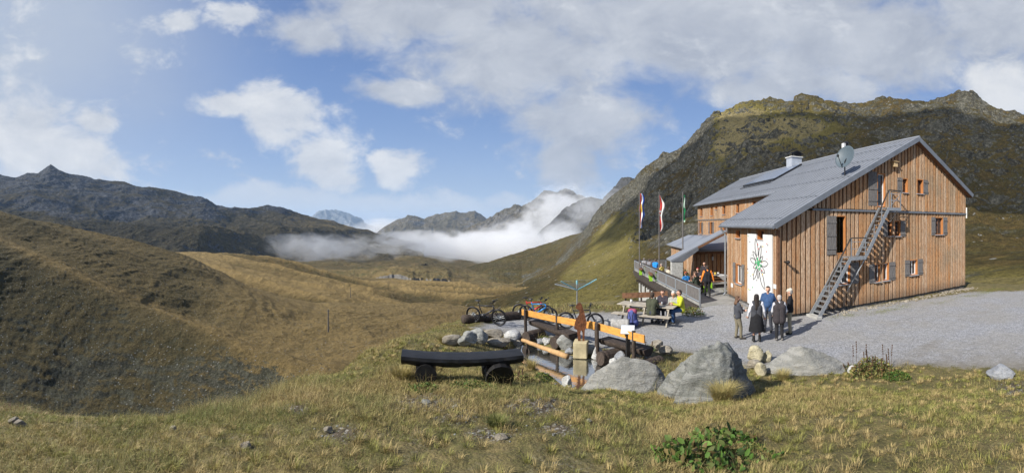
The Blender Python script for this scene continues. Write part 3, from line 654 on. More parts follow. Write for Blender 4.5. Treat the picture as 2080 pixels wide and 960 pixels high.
def m_plank():
    def fn(T, out):
        at = T.node('ShaderNodeAttribute', attribute_name='pc'); r, g, b = T.node('ShaderNodeSeparateColor', {0: at.outputs['Color']}).outputs[:3]
        co = T.node('ShaderNodeTexCoord').outputs['Object']
        st = T.node('ShaderNodeMapping', {'Vector': co, 'Scale': (9.0, 9.0, 0.55)}).outputs[0]
        s1 = T.noise(st, 3.0, 6, 0.65); s2 = T.noise(st, 13.0, 5, 0.7); n1 = T.noise(co, 0.55, 4, 0.6); kn = T.noise(co, 7.0, 5, 0.7)
        pale = T.mix(r, (0.45, 0.26, 0.125), (0.61, 0.47, 0.34)); deep = T.mix(r, (0.17, 0.055, 0.018), (0.06, 0.030, 0.018))  # deep: orange-brown recessed boards, darkened further for the shade in the gaps
        c = T.mix(g, deep, pale)
        c = T.mix(T.ramp(s1, [(0.42, 0.0), (0.62, 0.85)]), c, T.mix(r, (0.42, 0.165, 0.05), (0.30, 0.16, 0.085)))
        c = T.mix(T.m('MULTIPLY', T.ramp(n1, [(0.42, 0.0), (0.66, 1.0)]), T.m('MULTIPLY', b, 0.75)), c, (0.29, 0.235, 0.165))
        c = T.mix(T.ramp(s2, [(0.38, 0.9), (0.52, 0.0)]), c, (0.085, 0.05, 0.03))
        c = T.mix(T.ramp(kn, [(0.27, 0.75), (0.36, 0.0)]), c, (0.06, 0.035, 0.022))
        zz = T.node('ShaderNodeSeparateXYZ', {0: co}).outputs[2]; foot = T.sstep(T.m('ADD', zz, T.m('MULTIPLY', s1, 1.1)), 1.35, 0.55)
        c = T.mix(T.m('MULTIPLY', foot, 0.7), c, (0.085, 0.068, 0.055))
        c = T.mix(T.m('MULTIPLY', T.ramp(T.noise(st, 5.0, 4, 0.7), [(0.55, 0.0), (0.7, 1.0)]), 0.6), c, (0.13, 0.065, 0.032))
        bs = T.node('ShaderNodeBsdfPrincipled', {'Base Color': c, 'Roughness': 0.8, 'Specular IOR Level': 0.2})
        h = T.m('ADD', T.m('MULTIPLY', s2, 0.006), T.m('MULTIPLY', kn, 0.006))
        T.l.new(T.node('ShaderNodeBump', {'Strength': 0.8, 'Distance': 1.0, 'Height': h}).outputs[0], bs.inputs['Normal'])
        T.l.new(bs.outputs[0], out.inputs[0])
    return mat('larch_planks', fn)
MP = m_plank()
M_GREYWOOD = simple('grey_wood', (0.15, 0.14, 0.135), 0.85, var=0.22, scale=6, stretch=(4, 4, 0.6), bump=0.4, bscale=20)
M_DARKWOOD = simple('dark_wood', (0.055, 0.045, 0.038), 0.85, var=0.25, scale=6, bump=0.4, bscale=20)
M_BROWNWOOD = simple('brown_wood', (0.17, 0.085, 0.045), 0.8, var=0.22, scale=6, bump=0.3, bscale=20)
M_REVEAL = simple('reveal_wood', (0.42, 0.17, 0.055), 0.75, var=0.15, scale=5, stretch=(6, 6, 0.6))
M_WHITE = simple('white_paint', (0.60, 0.60, 0.59), 0.5, var=0.04)
M_SILL = simple('sill_metal', (0.38, 0.40, 0.43), 0.45, 0.3, var=0.06)
M_ROOF = simple('roof_metal', (0.235, 0.25, 0.28), 0.5, 0.25, var=0.045, scale=1.3, bump=0.08, bscale=3, spec=0.5)
M_ROOFD = simple('roof_trim', (0.17, 0.185, 0.21), 0.45, 0.3, var=0.1, scale=2)
M_GALV = simple('galvanised', (0.36, 0.38, 0.40), 0.42, 0.6, var=0.14, scale=14)
M_DARK = simple('dark_room', (0.012, 0.011, 0.010), 0.9)
M_STONE = simple('plinth_stone', (0.10, 0.095, 0.09), 0.9, var=0.25, scale=5, bump=0.6, bscale=14)
M_CONC = simple('concrete', (0.36, 0.36, 0.34), 0.9, var=0.13, scale=2.5, bump=0.4, bscale=30)
M_BLACK = simple('black_metal', (0.02, 0.02, 0.022), 0.4, 0.2)
def _glass(T, out):
    b = T.node('ShaderNodeBsdfPrincipled', {'Base Color': (0.02, 0.026, 0.03, 1), 'Roughness': 0.04, 'Specular IOR Level': 0.8})
    T.l.new(b.outputs[0], out.inputs[0])
M_GLASS = mat('window_glass', _glass)

def gable_place(s, o, z): return (s, -o, z)
def side_place(u0): return lambda s, o, z: (u0-o, s, z)
def pbox(mb, pl, s0, s1, o0, o1, z0, z1, col=None, z1b=None):
    z1b = z1 if z1b is None else z1b
    mb.hexa([pl(s0,o0,z0), pl(s1,o0,z0), pl(s1,o1,z0), pl(s0,o1,z0), pl(s0,o0,z1), pl(s1,o0,z1b), pl(s1,o1,z1b), pl(s0,o1,z1)], col)
def planks(pl, s0, s1, zb, zt, holes=(), seed=1, grey=0.6, breaks=(), wide=(0.14, 0.20), nar=(0.065, 0.10)):
    rg = random.Random(seed); mb = MB(); s = s0; edges = [s0]; types = []; k = 0
    while s < s1:
        wd = rg.uniform(*wide) if k % 2 == 0 else rg.uniform(*nar)
        s = min(s+wd, s1); edges.append(s); types.append(k % 2); k += 1
    for i in range(len(types)):
        a, b = edges[i], edges[i+1]
        if b-a < 0.004: continue
        cuts = sorted({a, b} | {q for q in list(breaks)+[h[j] for h in holes for j in (0, 1)] if a < q < b})
        colr = (rg.random(), 1.0 if types[i] == 0 else 0.0, min(1, max(0, grey*(.4+1.1*(a-s0)/(s1-s0))+rg.uniform(-.3, .3))))
        off = 0.0 if types[i] == 0 else -0.06
        jit = rg.uniform(-.006, .006); zj = rg.uniform(0, .03)
        for p, q in zip(cuts[:-1], cuts[1:]):
            if q-p < 0.003: continue
            m_ = (p+q)/2; lo, ht0, ht1 = zb(m_)+zj, zt(p), zt(q)
            seg = [(lo, None)]; hs = sorted([(h[2], h[3]) for h in holes if h[0]-1e-6 <= m_ <= h[1]+1e-6])
            cur = lo; spans = []
            for h0, h1 in hs:
                if h0 > cur: spans.append((cur, h0, h0))
                cur = max(cur, h1)
            if min(ht0, ht1) > cur: spans.append((cur, ht0, ht1))
            for z0, za, zc in spans: pbox(mb, pl, p, q-0.0004, off-0.05+jit, off+jit, z0, za, colr, zc)
    return mb
def window(par, pl, s0, s1, z0, z1, kind='white', sh=(), depth=0.16, sill=True, name='window', proud=0.0, open_sash=False):
    """opening s0..s1 x z0..z1 in a plank wall: reveal, pane, sash frame, sill and open shutters"""
    t = 0.03; f = proud+0.004
    mb = MB()
    for a in ((s0-t, s0+0.012, z0-t, z1+t), (s1-0.012, s1+t, z0-t, z1+t)): pbox(mb, pl, a[0], a[1], -depth-.04, f, a[2], a[3])
    pbox(mb, pl, s0+.0125, s1-.0125, -depth-.04, f, z1-.012, z1+t); pbox(mb, pl, s0+.0125, s1-.0125, -depth-.04, f, z0-t, z0+.012)
    wobj = mb.obj(name, M_REVEAL, par)
    if kind != 'open':
        mb = MB(); pbox(mb, pl, s0+.013, s1-.013, -depth-.035, -depth-.02, z0+.013, z1-.013); mb.obj('pane', M_GLASS, wobj)
        if kind in ('white', 'wood'):
            mb = MB(); fr = 0.045 if (s1-s0) > .35 else 0.03; w0, w1, y0, y1 = s0+.014, s1-.014, z0+.014, z1-.014; oo = (-depth-.019, -depth+.025)
            pbox(mb, pl, w0, w0+fr, *oo, y0, y1); pbox(mb, pl, w1-fr, w1, *oo, y0, y1); pbox(mb, pl, w0+fr+.0005, w1-fr-.0005, *oo, y1-fr, y1); pbox(mb, pl, w0+fr+.0005, w1-fr-.0005, *oo, y0, y0+fr)
            if (s1-s0) > .55: c_ = (s0+s1)/2; pbox(mb, pl, c_-.025, c_+.025, *oo, y0+fr+.001, y1-fr-.001)
            mb.obj('frame', M_WHITE if kind == 'white' else M_BROWNWOOD, wobj)
    else:
        mb = MB(); pbox(mb, pl, s0+.013, s1-.013, -depth-.6, -depth-.55, z0+.013, z1-.013); mb.obj('dark_interior', M_DARK, wobj)
    if sill:
        mb = MB(); pbox(mb, pl, s0-.06, s1+.06, -depth+.03, .10, z0-.045, z0-.012); mb.obj('sill', M_SILL, wobj)
    for side, w_, dz in sh: # shutters folded back against the wall
        a, b = (s0-w_-.03, s0-.035) if side == 'l' else (s1+.035, s1+w_+.03)
        mb = MB(); n = 3; zz0, zz1 = z0-.03+dz, z1+.03+dz
        for k in range(n):
            p, q = a+(b-a)*k/n, a+(b-a)*(k+1)/n-.004
            pbox(mb, pl, p, q, .012, .04, zz0, zz1)
        for zc in (zz0+(zz1-zz0)*.16, zz0+(zz1-zz0)*.84): pbox(mb, pl, a-.004, b+.004, .0405, .065, zc-.045, zc+.045)
        if zz1-zz0 > 1.4: zc = (zz0+zz1)/2; pbox(mb, pl, a-.004, b+.004, .0405, .065, zc-.045, zc+.045)
        mb.obj('shutter', M_GREYWOOD, wobj)
    return wobj

hut = thing('mountain_hut', 'large wooden mountain hut with weathered orange larch planks and a grey metal roof', 'building', HO, HRZ)
def rect_g(x0, x1, y0, y1):
    xm, ym = (x0+x1)/2, (y0+y1)/2
    u0, _ = gp(x0, ym); u1, _ = gp(x1, ym); _, za = gp(xm, y1); _, zb_ = gp(xm, y0); return u0, u1, za, zb_
def rect_f(x0, x1, y0, y1, u0):
    xm, ym = (x0+x1)/2, (y0+y1)/2
    a, _ = fp(x1, ym, u0); b, _ = fp(x0, ym, u0); _, za = fp(xm, y1, u0); _, zb_ = fp(xm, y0, u0); return a, b, za, zb_
GW = [ # gable openings: px rect, kind, shutters, sill, name
 ((1782,1797,353,419), 'glassdoor', [('l', .62, 0.04)], False, 'door'),
 ((1833,1842.5,363,391), 'wood', [('l', .40, 0)], True, 'window'),
 ((1862.5,1874,365,393), 'wood', [('r', .42, 0)], True, 'window'),
 ((1699,1717,439,514), 'open', [('l', .55, -.02)], False, 'door'),
 ((1803,1811.5,449,479), 'wood', [('l', .30, 0)], True, 'window'),
 ((1817.5,1828,449,479), 'wood', [('r', .36, 0)], True, 'window'),
 ((1900,1915,442,476), 'wood', [('l', .36, 0), ('r', .36, 0)], True, 'window'),
 ((1698,1726,536,577), 'white', [('r', .52, 0)], True, 'window'),
 ((1777,1787,537,572), 'white', [('l', .38, 0)], True, 'window'),
 ((1794,1805,534,569), 'white', [('r', .42, 0)], True, 'window'),
 ((1848,1863,528,558), 'white', [('l', .38, 0), ('r', .40, 0)], True, 'window'),
]
UE = 13.62
BAND = 4.88
ghz = []
for r, kd, sh, sl, nm in GW: ghz.append(rect_g(*r))
zt_g = lambda u: roofz(u)-0.2
lowg = planks(gable_place, 0.02, UE, lambda u: 0.14+0.0*u, lambda u: min(zt_g(u), BAND-.05), ghz, 3, 0.7)
upg = planks(gable_place, 0.02, UE, lambda u: BAND+.05, zt_g, [h for h in ghz if h[2] > BAND-.3], 5, 0.65)
lowg.v = lowg.v; o_ = len(lowg.v)
# the upper storey boards are set 3 cm in front of the lower ones
lowg.v += [(x, y-.03, z) for x, y, z in upg.v]; lowg.f += [tuple(i+o_ for i in f) for f in upg.f]; lowg.c += upg.c; lowg.fm += upg.fm
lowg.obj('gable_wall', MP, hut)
for (r, kd, sh, sl, nm), h in zip(GW, ghz):
    window(hut, gable_place, *h, kind='white' if kd == 'glassdoor' else kd, sh=sh, sill=sl, name=nm, proud=0.03 if h[2] > BAND else 0.0, depth=.16 if nm == 'window' else .12)
mb = MB(); u_b = gp(1636, 428)[0]
pbox(mb, gable_place, u_b+.35, UE+.03, -.02, .075, BAND-.05, BAND+.045); mb.obj('storey_beam', M_ROOFD, hut)
mb = MB()
pbox(mb, gable_place, 0.03, UE-.05, -.30, -.10, -.4, .20); mb.box(.10, .30, .05, 6.3, -.4, .2); mb.obj('plinth', M_STONE, hut)
# left facade of the low annex
A_D = 6.39
FH = [(1495,1504,468,483), (1539,1552,468,486)]
fh = [rect_f(*r, 0.0) for r in FH]; fw_ = rect_f(1495, 1507, 537, 576, 0.0)
planks(side_place(0.0), 0.0, A_D, lambda v: .14, lambda v: 4.0, fh+[fw_], 9, 0.25, wide=(.10, .15), nar=(.05, .08)).obj('annex_wall', MP, hut)
for h in fh: window(hut, side_place(0.0), *h, kind='wood', sh=(), depth=.2)
window(hut, side_place(0.0), *fw_, kind='white', sh=[('l', .34, .03), ('r', .34, .03)], depth=.14)
mb = MB(); mb.prism([(.02,.1),(3.69,.1),(3.69,roofz(3.69)-.18),(.02,roofz(.02)-.18)], A_D-.04, A_D); mb.obj('annex_end_wall', M_BROWNWOOD, hut)
# main block left facade
V1 = 25.2
FM = [((1423,1427.5,423,439),()), ((1444,1448,420,437.5),()), ((1453,1457,419,425),()), ((1468,1474,417,435),()), ((1496,1502,414,432),()), ((1529,1536,409,426),()),
      ((1421.5,1426,452,474),('l','r')), ((1442,1448,451,475),('l','r')), ((1468,1475,450,474),('l',))]
fm = [rect_f(*r, 3.7) for r, s in FM]
zs = 4.62
lo = planks(side_place(3.7), A_D-.05, V1, lambda v: .1, lambda v: zs-.04, [h for h in fm if h[2] < zs-.3], 13, 0.15, wide=(.11, .17))
hi = planks(side_place(3.7), A_D-.4, V1, lambda v: zs+.04, lambda v: 6.12, [h for h in fm if h[2] > zs-.3], 15, 0.3, wide=(.11, .17))
o_ = len(lo.v); lo.v += [(x-.02, y, z) for x, y, z in hi.v]; lo.f += [tuple(i+o_ for i in f) for f in hi.f]; lo.c += hi.c; lo.fm += hi.fm
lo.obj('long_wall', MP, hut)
mb = MB(); pbox(mb, side_place(3.7), A_D, V1, -.02, .06, zs-.05, zs+.045); mb.obj('storey_beam', M_GREYWOOD, hut)
for (r, s), h in zip(FM, fm): window(hut, side_place(3.7), *h, kind='wood', sh=[(q, .34, 0) for q in s], depth=.14, sill=True, proud=.02 if h[2] > zs-.3 else 0)
mb = MB()
mb.prism([(3.7,.1),(13.6,.1),(13.6,roofz(13.6)-.2),(RIDGE,RZ-.2),(3.7,roofz(3.7)-.2)], V1-.1, V1); mb.obj('rear_gable_wall', M_BROWNWOOD, hut)
pl_r = lambda s, o, z: (UE+o, s, z)
planks(pl_r, 0.0, V1, lambda v: .14, lambda v: 6.1, [], 19, 0.6, wide=(.16,.2)).obj('far_side_wall', MP, hut)
# ---- roof
def slab(mb, u0, u1, v0, v1, th=.16, dz=0.0):
    z0, z1 = roofz(u0)+dz, roofz(u1)+dz
    mb.hexa([(u0,v0,z0-th),(u1,v0,z1-th),(u1,v1,z1-th),(u0,v1,z0-th),(u0,v0,z0),(u1,v0,z1),(u1,v1,z1),(u0,v1,z0)])
VF, VB, VA = -0.38, V1+.35, A_D+.22
UL, UM, UR = -0.34, 3.40, 13.98
mb = MB(); slab(mb, UM, RIDGE, VF, VB); slab(mb, RIDGE, UR, VF, VB); slab(mb, UL, UM-.0005, VF, VA)
v = VF+.02; k = 0
while v < VB:
    e = UL if v < VA else UM # standing seams
    mb.bar((e, v, roofz(e)+.025), (RIDGE-.02, v, roofz(RIDGE-.02)+.025), .03, .05)
    mb.bar((RIDGE+.02, v, roofz(RIDGE+.02)+.018), (UR, v, roofz(UR)+.025), .03, .05); v += .43; k += 1
roof = mb.obj('roof', M_ROOF, hut)
for us in (0.1, 2.0, 3.9, 5.9, 7.6): # snow guards across the roof
    v1_ = VA-.3 if us < UM else VB-.3
    mb = MB(); mb.bar((us, VF+.2, roofz(us)+.075), (us, v1_, roofz(us)+.062), .02, .022); mb.obj('snow_guard', M_ROOFD, roof)
mb = MB(); th = .2 # verge and eave trim
for a, b, vv, h_ in ((UL, RIDGE, VF-.02, .24), (UR, RIDGE-.001, VF-.02, .24), (UM, RIDGE, VB+.02, .22), (UL, UM, VA+.02, .22)):
    mb = MB(); mb.bar((a, vv, roofz(a)-.078), (b, vv, roofz(b)-.078), .04, h_, (0, 0, 1)); mb.obj('verge_board', M_ROOFD, roof)
mb = MB(); mb.tube([(RIDGE, VF-.04, RZ+.03), (RIDGE, VB+.02, RZ+.03)], .08, 8); mb.obj('ridge_cap', M_ROOF, roof)
for a, v0, v1 in ((UL-.06, VF, VA), (UM-.06, VA+.05, VB)):
    mb = MB(); mb.tube([(a, v0, roofz(a)-.08), (a, v1, roofz(a)-.08)], .075, 8); mb.obj('gutter', M_ROOFD, hut)
mb = MB(); mb.tube([(UL-.04, A_D+.05, 3.95), (-.10, A_D+.05, 3.6), (-.10, A_D+.05, .18), (-.22, A_D+.02, .06)], .055, 8)
mb.obj('downpipe', M_GALV, hut)
# soffit under the overhangs
mb = MB(); mb.bar((UL+.05, VF/2, roofz(UL)-.20), (RIDGE, VF/2, RZ-.20), .34, .03); mb.bar((UR-.05, VF/2, roofz(UR)-.20), (RIDGE, VF/2, RZ-.20), .34, .03); mb.obj('soffit', M_BROWNWOOD, roof)
# chimney, on the ridge line side towards the yard
def roof_hit(X, Y): # photo pixel -> point on the left roof plane (local)
    t = (X-1040)/FW; s = (HZ-Y)/FW; dr = Vector((math.sin(t), math.cos(t), s)); o0 = Vector((0, 0, HC))
    n = Vector((-PITCH, 0, 1)); # local normal of z = RZ+PITCH*(u-RIDGE)
    du, dv, dz = dr.dot(UX), dr.dot(VX), dr.z; ou, ov = -PU, -PV
    k = (RZ+PITCH*(ou-RIDGE)-HC)/(dz-PITCH*du); return Vector((ou+du*k, ov+dv*k, HC+dz*k))
p = roof_hit(1607, 341); q = Vector((7.9, 0, 0))
cv = p.y-.1; cu = RIDGE-.75
mb = MB(); mb.box(cu, cu+.95, cv-.45, cv+.45, roofz(cu)-.3, RZ+.55); ch = mb.obj('chimney', simple('chimney_sheet', (0.42,0.45,0.50), .45, .3, var=.08, scale=3), roof)
mb = MB(); mb.box(cu-.08, cu+1.03, cv-.53, cv+.53, RZ+.551, RZ+.62); mb.obj('chimney_collar', M_WHITE, ch)
mb = MB()
for a in (cu+.1, cu+.85):
    for b in (cv-.35, cv+.35): mb.box(a-.03, a+.03, b-.03, b+.03, RZ+.62, RZ+.86)
pts = [(cu-.12, RZ+.86), (cu+.47, RZ+1.1), (cu+1.07, RZ+.86), (cu+1.07, RZ+.82), (cu+.47, RZ+1.06), (cu-.12, RZ+.82)]
mb.prism(pts, cv-.55, cv+.55); mb.tube([(cu+.5, cv+.3, RZ+1.0), (cu+.5, cv+.3, RZ+2.0)], .012, 5)
mb.obj('chimney_cap', M_BLACK, ch)
# solar panels on the roof
mb = MB(); s0 = roof_hit(1516, 378); s1_ = roof_hit(1604, 345)
va, vb = roof_hit(1572, 368).y, s0.y
ua, ub = 5.6, 7.9
for k in range(6):
    a = va+(vb-va)*k/6+.02; b = va+(vb-va)*(k+1)/6-.02; mb.hexa([(ua,a,roofz(ua)+.16),(ub,a,roofz(ub)+.16),(ub,b,roofz(ub)+.16),(ua,b,roofz(ua)+.16),(ua,a,roofz(ua)+.21),(ub,a,roofz(ub)+.21),(ub,b,roofz(ub)+.21),(ua,b,roofz(ua)+.21)])
sp_ = mb.obj('solar_panels', simple('solar_glass', (0.10,0.13,0.20), 0.12, 0.0, var=.05, spec=.8), roof)
mb = MB(); mb.bar((ua-.03, va-.1, roofz(ua)+.14), (ua-.03, vb+.1, roofz(ua)+.14), .05, .14); mb.bar((ua-.1, va-.06, roofz(ua-.1)+.12), (ub+.1, va-.06, roofz(ub+.1)+.12), .05, .14)
mb.bar((ua-.3, va-.1, roofz(ua-.3)+.06), (ua-.3, vb+.1, roofz(ua-.3)+.06), .04, .05); mb.obj('panel_rail', M_BLACK, sp_)
# satellite dish and weather camera near the verge
p = roof_hit(1716, 358)
def dish():
    t = thing('satellite_dish', 'round grey satellite dish on the roof edge above the gable wall', 'satellite dish', HW(*p), 0)
    c = Vector((0, 0, 1.0)); ax = Vector((-0.80, -0.10, 0.30)).normalized(); q = ax.to_track_quat('Z', 'Y').to_matrix()
    mb = MB(); rings = 9; n = 28; R = .62; vs = []; fs = []
    for s_ in (0, 1):
        for i in range(rings+1):
            r = R*i/rings; zz = .16*(r/R)**2-.16+(.018 if s_ else 0)
            for k in range(n): a = 2*math.pi*k/n; vs.append(c+q @ Vector((r*math.cos(a)*.92, r*math.sin(a), zz)))
    N1 = (rings+1)*n
    for s_ in (0, 1):
        for i in range(rings):
            for k in range(n): fs.append((s_*N1+i*n+k, s_*N1+i*n+(k+1) % n, s_*N1+(i+1)*n+(k+1) % n, s_*N1+(i+1)*n+k))
    for k in range(n): fs.append((rings*n+k, rings*n+(k+1) % n, N1+rings*n+(k+1) % n, N1+rings*n+k))
    mb.add(vs, fs); mb.obj('reflector', simple('dish_grey', (0.075,0.10,0.12), .5, var=.05), t, True)
    mb = MB(); mb.tube([(0,0,-.15),(0,0,.75),c-ax*.18], .035, 8); mb.tube([(.0,0,.1),(.5,.25,.12)], .02, 6); mb.obj('mast', M_BLACK, t)
    mb = MB(); ed = c+q @ Vector((0, -R, 0)); f = c+ax*.62+Vector((0, 0, -.25)); mb.tube([ed, f], .018, 6); mb.ell(f, (.06,.06,.08)); mb.obj('feed_arm', M_BLACK, t)
dish()
rp = HW(RIDGE, 0, 0)
def camera_mast():
    a = (XL_*0+1716-1040)/FW; # stand on the ridge
    th = a; dr = Vector((math.sin(th), math.cos(th), 0)); k = (RIDGE+PU)/dr.dot(UX); q = dr*k; loc = Vector((q.x, q.y, RZ))
    t = thing('weather_camera', 'small white weather camera with black sensor cap on the roof ridge behind the dish', 'camera', loc)
    mb = MB(); mb.tube([(0,0,0),(0,0,.55)], .03, 8); mb.obj('mast', M_WHITE, t)
    mb = MB(); mb.box(-.22,-.02,-.12,.1,.35,.68); mb.obj('housing', M_WHITE, t, bevel=.02)
    mb = MB(); mb.ell((.12,0,.72),(.2,.16,.14)); mb.tube([(.12,0,.3),(.12,0,.7)], .1, 10); mb.tube([(.2,0,.8),(.32,0,1.05)], .012, 5); mb.obj('sensor_cap', M_BLACK, t)
camera_mast()
# bird box and lamp on the gable
mb = MB(); a, b = gp(1813.5, 334); pbox(mb, gable_place, a-.14, a+.14, .035, .25, b-.14, b+.12); pbox(mb, gable_place, a-.19, a+.19, .03, .32, b+.121, b+.15)
tag(mb.obj('bird_box', simple('box_wood', (0.5,0.36,0.2), .8)), None).parent = hut
mb = MB(); a, b = gp(1594, 531); pbox(mb, gable_place, a-.05, a+.05, 0, .28, b-.02, b+.02); mb.ell(gable_place(a, .3, b), (.09,.12,.07)); mb.obj('wall_lamp', M_BLACK, hut)
mb = MB(); mb.tube([(UE+.08, -.05, 4.6), (UE+.08, -.05, 5.3)], .045, 8); mb.obj('vent_pipe', M_WHITE, hut)
# climbing wall panel on the annex facade
def climbing():
    v0, z1 = fp(1571, 472, 0); v1, _ = fp(1521, 472, 0); _, z0 = fp(1571, 634, 0)
    pl = side_place(0.0); mb = MB()
    cols = [v0, fh[1][0]-.02, fh[1][1]+.02, v1]; zt_ = 3.72; zn = fh[1][2]-.06
    for a, b, zz in ((cols[0], cols[1], zt_), (cols[1], cols[2], zn), (cols[2], cols[3], zt_)): pbox(mb, pl, a, b, .012, .075, .18, zz)
    o = mb.obj('climbing_panel', simple('panel_white', (0.56,0.56,0.555), .75, var=.05, scale=6, bump=.25, bscale=8), hut)
    W_ = v1-v0; cx, cz = (v0+v1)/2+.02*W_, 2.28; rg = random.Random(12)
    mk = lambda s, z: Vector(pl(s, .082, z))
    ln = MB() # hand drawn edelweiss outline, narrower than tall
    n = 11
    L = [1.25,.85,.95,.62,1.0,.72,1.3,.8,1.05,.66,.95]
    for k in range(n):
        a = 2*math.pi*k/n+.25; da = .21; l = L[k]
        P_ = []
        for t_, wd in ((.32,.8),(.45,1.15),(.62,1.0),(.82,.6),(1.0,0)): P_.append((t_, wd))
        pts = [(t_, -w_*da) for t_, w_ in P_]+[(t_, w_*da) for t_, w_ in P_[:-1][::-1]]
        pp = [mk(cx+math.sin(a+q)*t_*l*.37*W_, cz+math.cos(a+q)*t_*l*1.0) for t_, q in pts]
        ln.tube(pp, .016, 5)
    ln.obj('drawn_petals', M_BLACK, o)
    gm = MB()
    for k in range(6):
        a = 2*math.pi*k/6+.3; gm.ell(mk(cx+.30*math.sin(a), cz+.24*math.cos(a)), (.012,.09,.085))
    gm.ell(mk(cx, cz+.03), (.012,.17,.15)); gm.obj('green_heart', simple('leaf_green', (.06,.30,.13), .6), o)
    hm = [simple('hold_red', (.5,.05,.04), .5), simple('hold_yellow', (.65,.45,.05), .5), simple('hold_green', (.05,.3,.12), .5), simple('hold_dark', (.04,.045,.06), .5)]
    for k in range(34):
        s_, z_ = rg.uniform(v0+.06, v1-.06), rg.uniform(.35, 3.6)
        if z_ > zn-.15 and cols[1]-.1 < s_ < cols[2]+.1: continue
        hb = MB(); r = rg.uniform(.018,.034); hb.ell(mk(s_, z_), (.03, r, r*rg.uniform(.8,1.4)), 7, 5); hb.obj('climbing_hold', hm[rg.choice([0,1,2,3,3,3])], o)
climbing()
for x0, x1, y0, y1, u_ in ((1572.5,1578,577,586,0), (1486,1490,575,583,0)):
    a, b, c_, d_ = rect_f(x0, x1, y0, y1, 0); mb = MB(); pbox(mb, side_place(0), a, b, .02, .04, c_, d_); mb.obj('notice_board', M_WHITE, hut)
mb = MB(); mb.box(-.03, .09, -.045, .08, .12, 3.95); mb.obj('corner_post', M_BROWNWOOD, hut)

# ---- outside metal staircase
def stairs():
    W0, W1 = .10, .80 # distance from the wall
    t = thing('metal_staircase', 'galvanised steel outside staircase climbing the gable wall in two flights', 'staircase', HW(1.6, 0, 0), HRZ)
    pt = lambda u, o, z: Vector((u-1.6, -o, z))
    A, B, C_, D, E_ = (1.62, .0), (3.45, 2.62), (4.36, 2.62), (5.90, 5.02), (6.75, 5.02)
    for o in (W0, W1):
        for (a, b) in ((A, B), (C_, D)):
            mb = MB(); mb.bar(pt(a[0], o, a[1]), pt(b[0], o, b[1]), .045, .17); mb.obj('stringer', M_GALV, t)
    for (a, b, n) in ((A, B, 12), (C_, D, 11)):
        for k in range(1, n):
            f = k/n; u, z = a[0]+(b[0]-a[0])*f, a[1]+(b[1]-a[1])*f
            mb = MB(); mb.box(u-1.6-.02, u-1.6+.20, -W1+.03, -W0-.03, z-.02, z+.02); mb.obj('tread', M_GALV, t)
    for a, b in ((B, C_), (D, E_)):
        mb = MB(); mb.box(a[0]-1.6, b[0]-1.6, -W1, -W0, a[1]-.03, a[1]+.02)
        mb.box(a[0]-1.6-.02, b[0]-1.6+.02, -W1-.03, -W1-.001, a[1]-.13, a[1]+.03); mb.box(b[0]-1.6+.001, b[0]-1.6+.04, -W1, -W0, a[1]-.13, a[1]+.03); mb.obj('landing', M_GALV, t)
    H_ = .92; hr = MB(); o = W1
    p0 = (A[0]+.45, A[1]+.62); path = [pt(p0[0], o, p0[1]+H_-.1), pt(B[0]-.02, o, B[1]+H_), pt(C_[0]+.1, o, C_[1]+H_), pt(D[0], o, D[1]+H_), pt(E_[0], o, E_[1]+H_), pt(E_[0], W0, E_[1]+H_)]
    for a, b in zip(path[:-1], path[1:]): hr.bar(a, b, .06, .05)
    hr.obj('handrail', M_DARKWOOD, t)
    def post(u, z0, z1, oo=W1): mb = MB(); mb.box(u-1.6-.02, u-1.6+.02, -oo-.02, -oo+.02, z0, z1); mb.obj('rail_post', M_GALV, t)
    fl = lambda a, b, u: a[1]+(b[1]-a[1])*(u-a[0])/(b[0]-a[0])
    for u in (2.2, 2.85): post(u, fl(A, B, u), fl(A, B, u)+H_-.05)
    post(B[0]+.02, B[1], B[1]+H_); post(C_[0]-.02, C_[1], C_[1]+H_)
    for u in (4.9, 5.4): post(u, fl(C_, D, u), fl(C_, D, u)+H_-.05)
    post(D[0]+.02, D[1], D[1]+H_); post(E_[0], D[1], D[1]+H_); post(E_[0], D[1], D[1]+H_, W0)
    gr_ = [(pt(a[0]+.02, o, a[1]+H_*f), pt(b[0], o, b[1]+H_*f)) for a, b in ((B, C_), (D, E_)) for f in (.45, .80)]
    gr_ += [(pt(D[0]+.1, o, D[1]+.1), pt(E_[0], o, E_[1]+.75)), (pt(E_[0], W0, E_[1]+.42), pt(E_[0], W1, E_[1]+.42))]
    for a, b in gr_: mb = MB(); mb.bar(a, b, .025, .025); mb.obj('guard_rail', M_GALV, t)
    mb = MB(); mb.bar(pt(C_[0], W1-.05, C_[1]-.1), pt(C_[0]-.55, .02, .9), .05, .05); mb.obj('strut', M_GALV, t)
    mb = MB(); mb.bar(pt(E_[0]-.15, W1-.05, E_[1]-.08), pt(E_[0]-.05, .03, E_[1]-.7), .04, .04); mb.obj('strut', M_GALV, t)
    mb = MB(); mb.box(-.15, .16, -.9, -.02, -.05, .10); mb.obj('bottom_step', M_CONC, t, bevel=.02)
stairs()
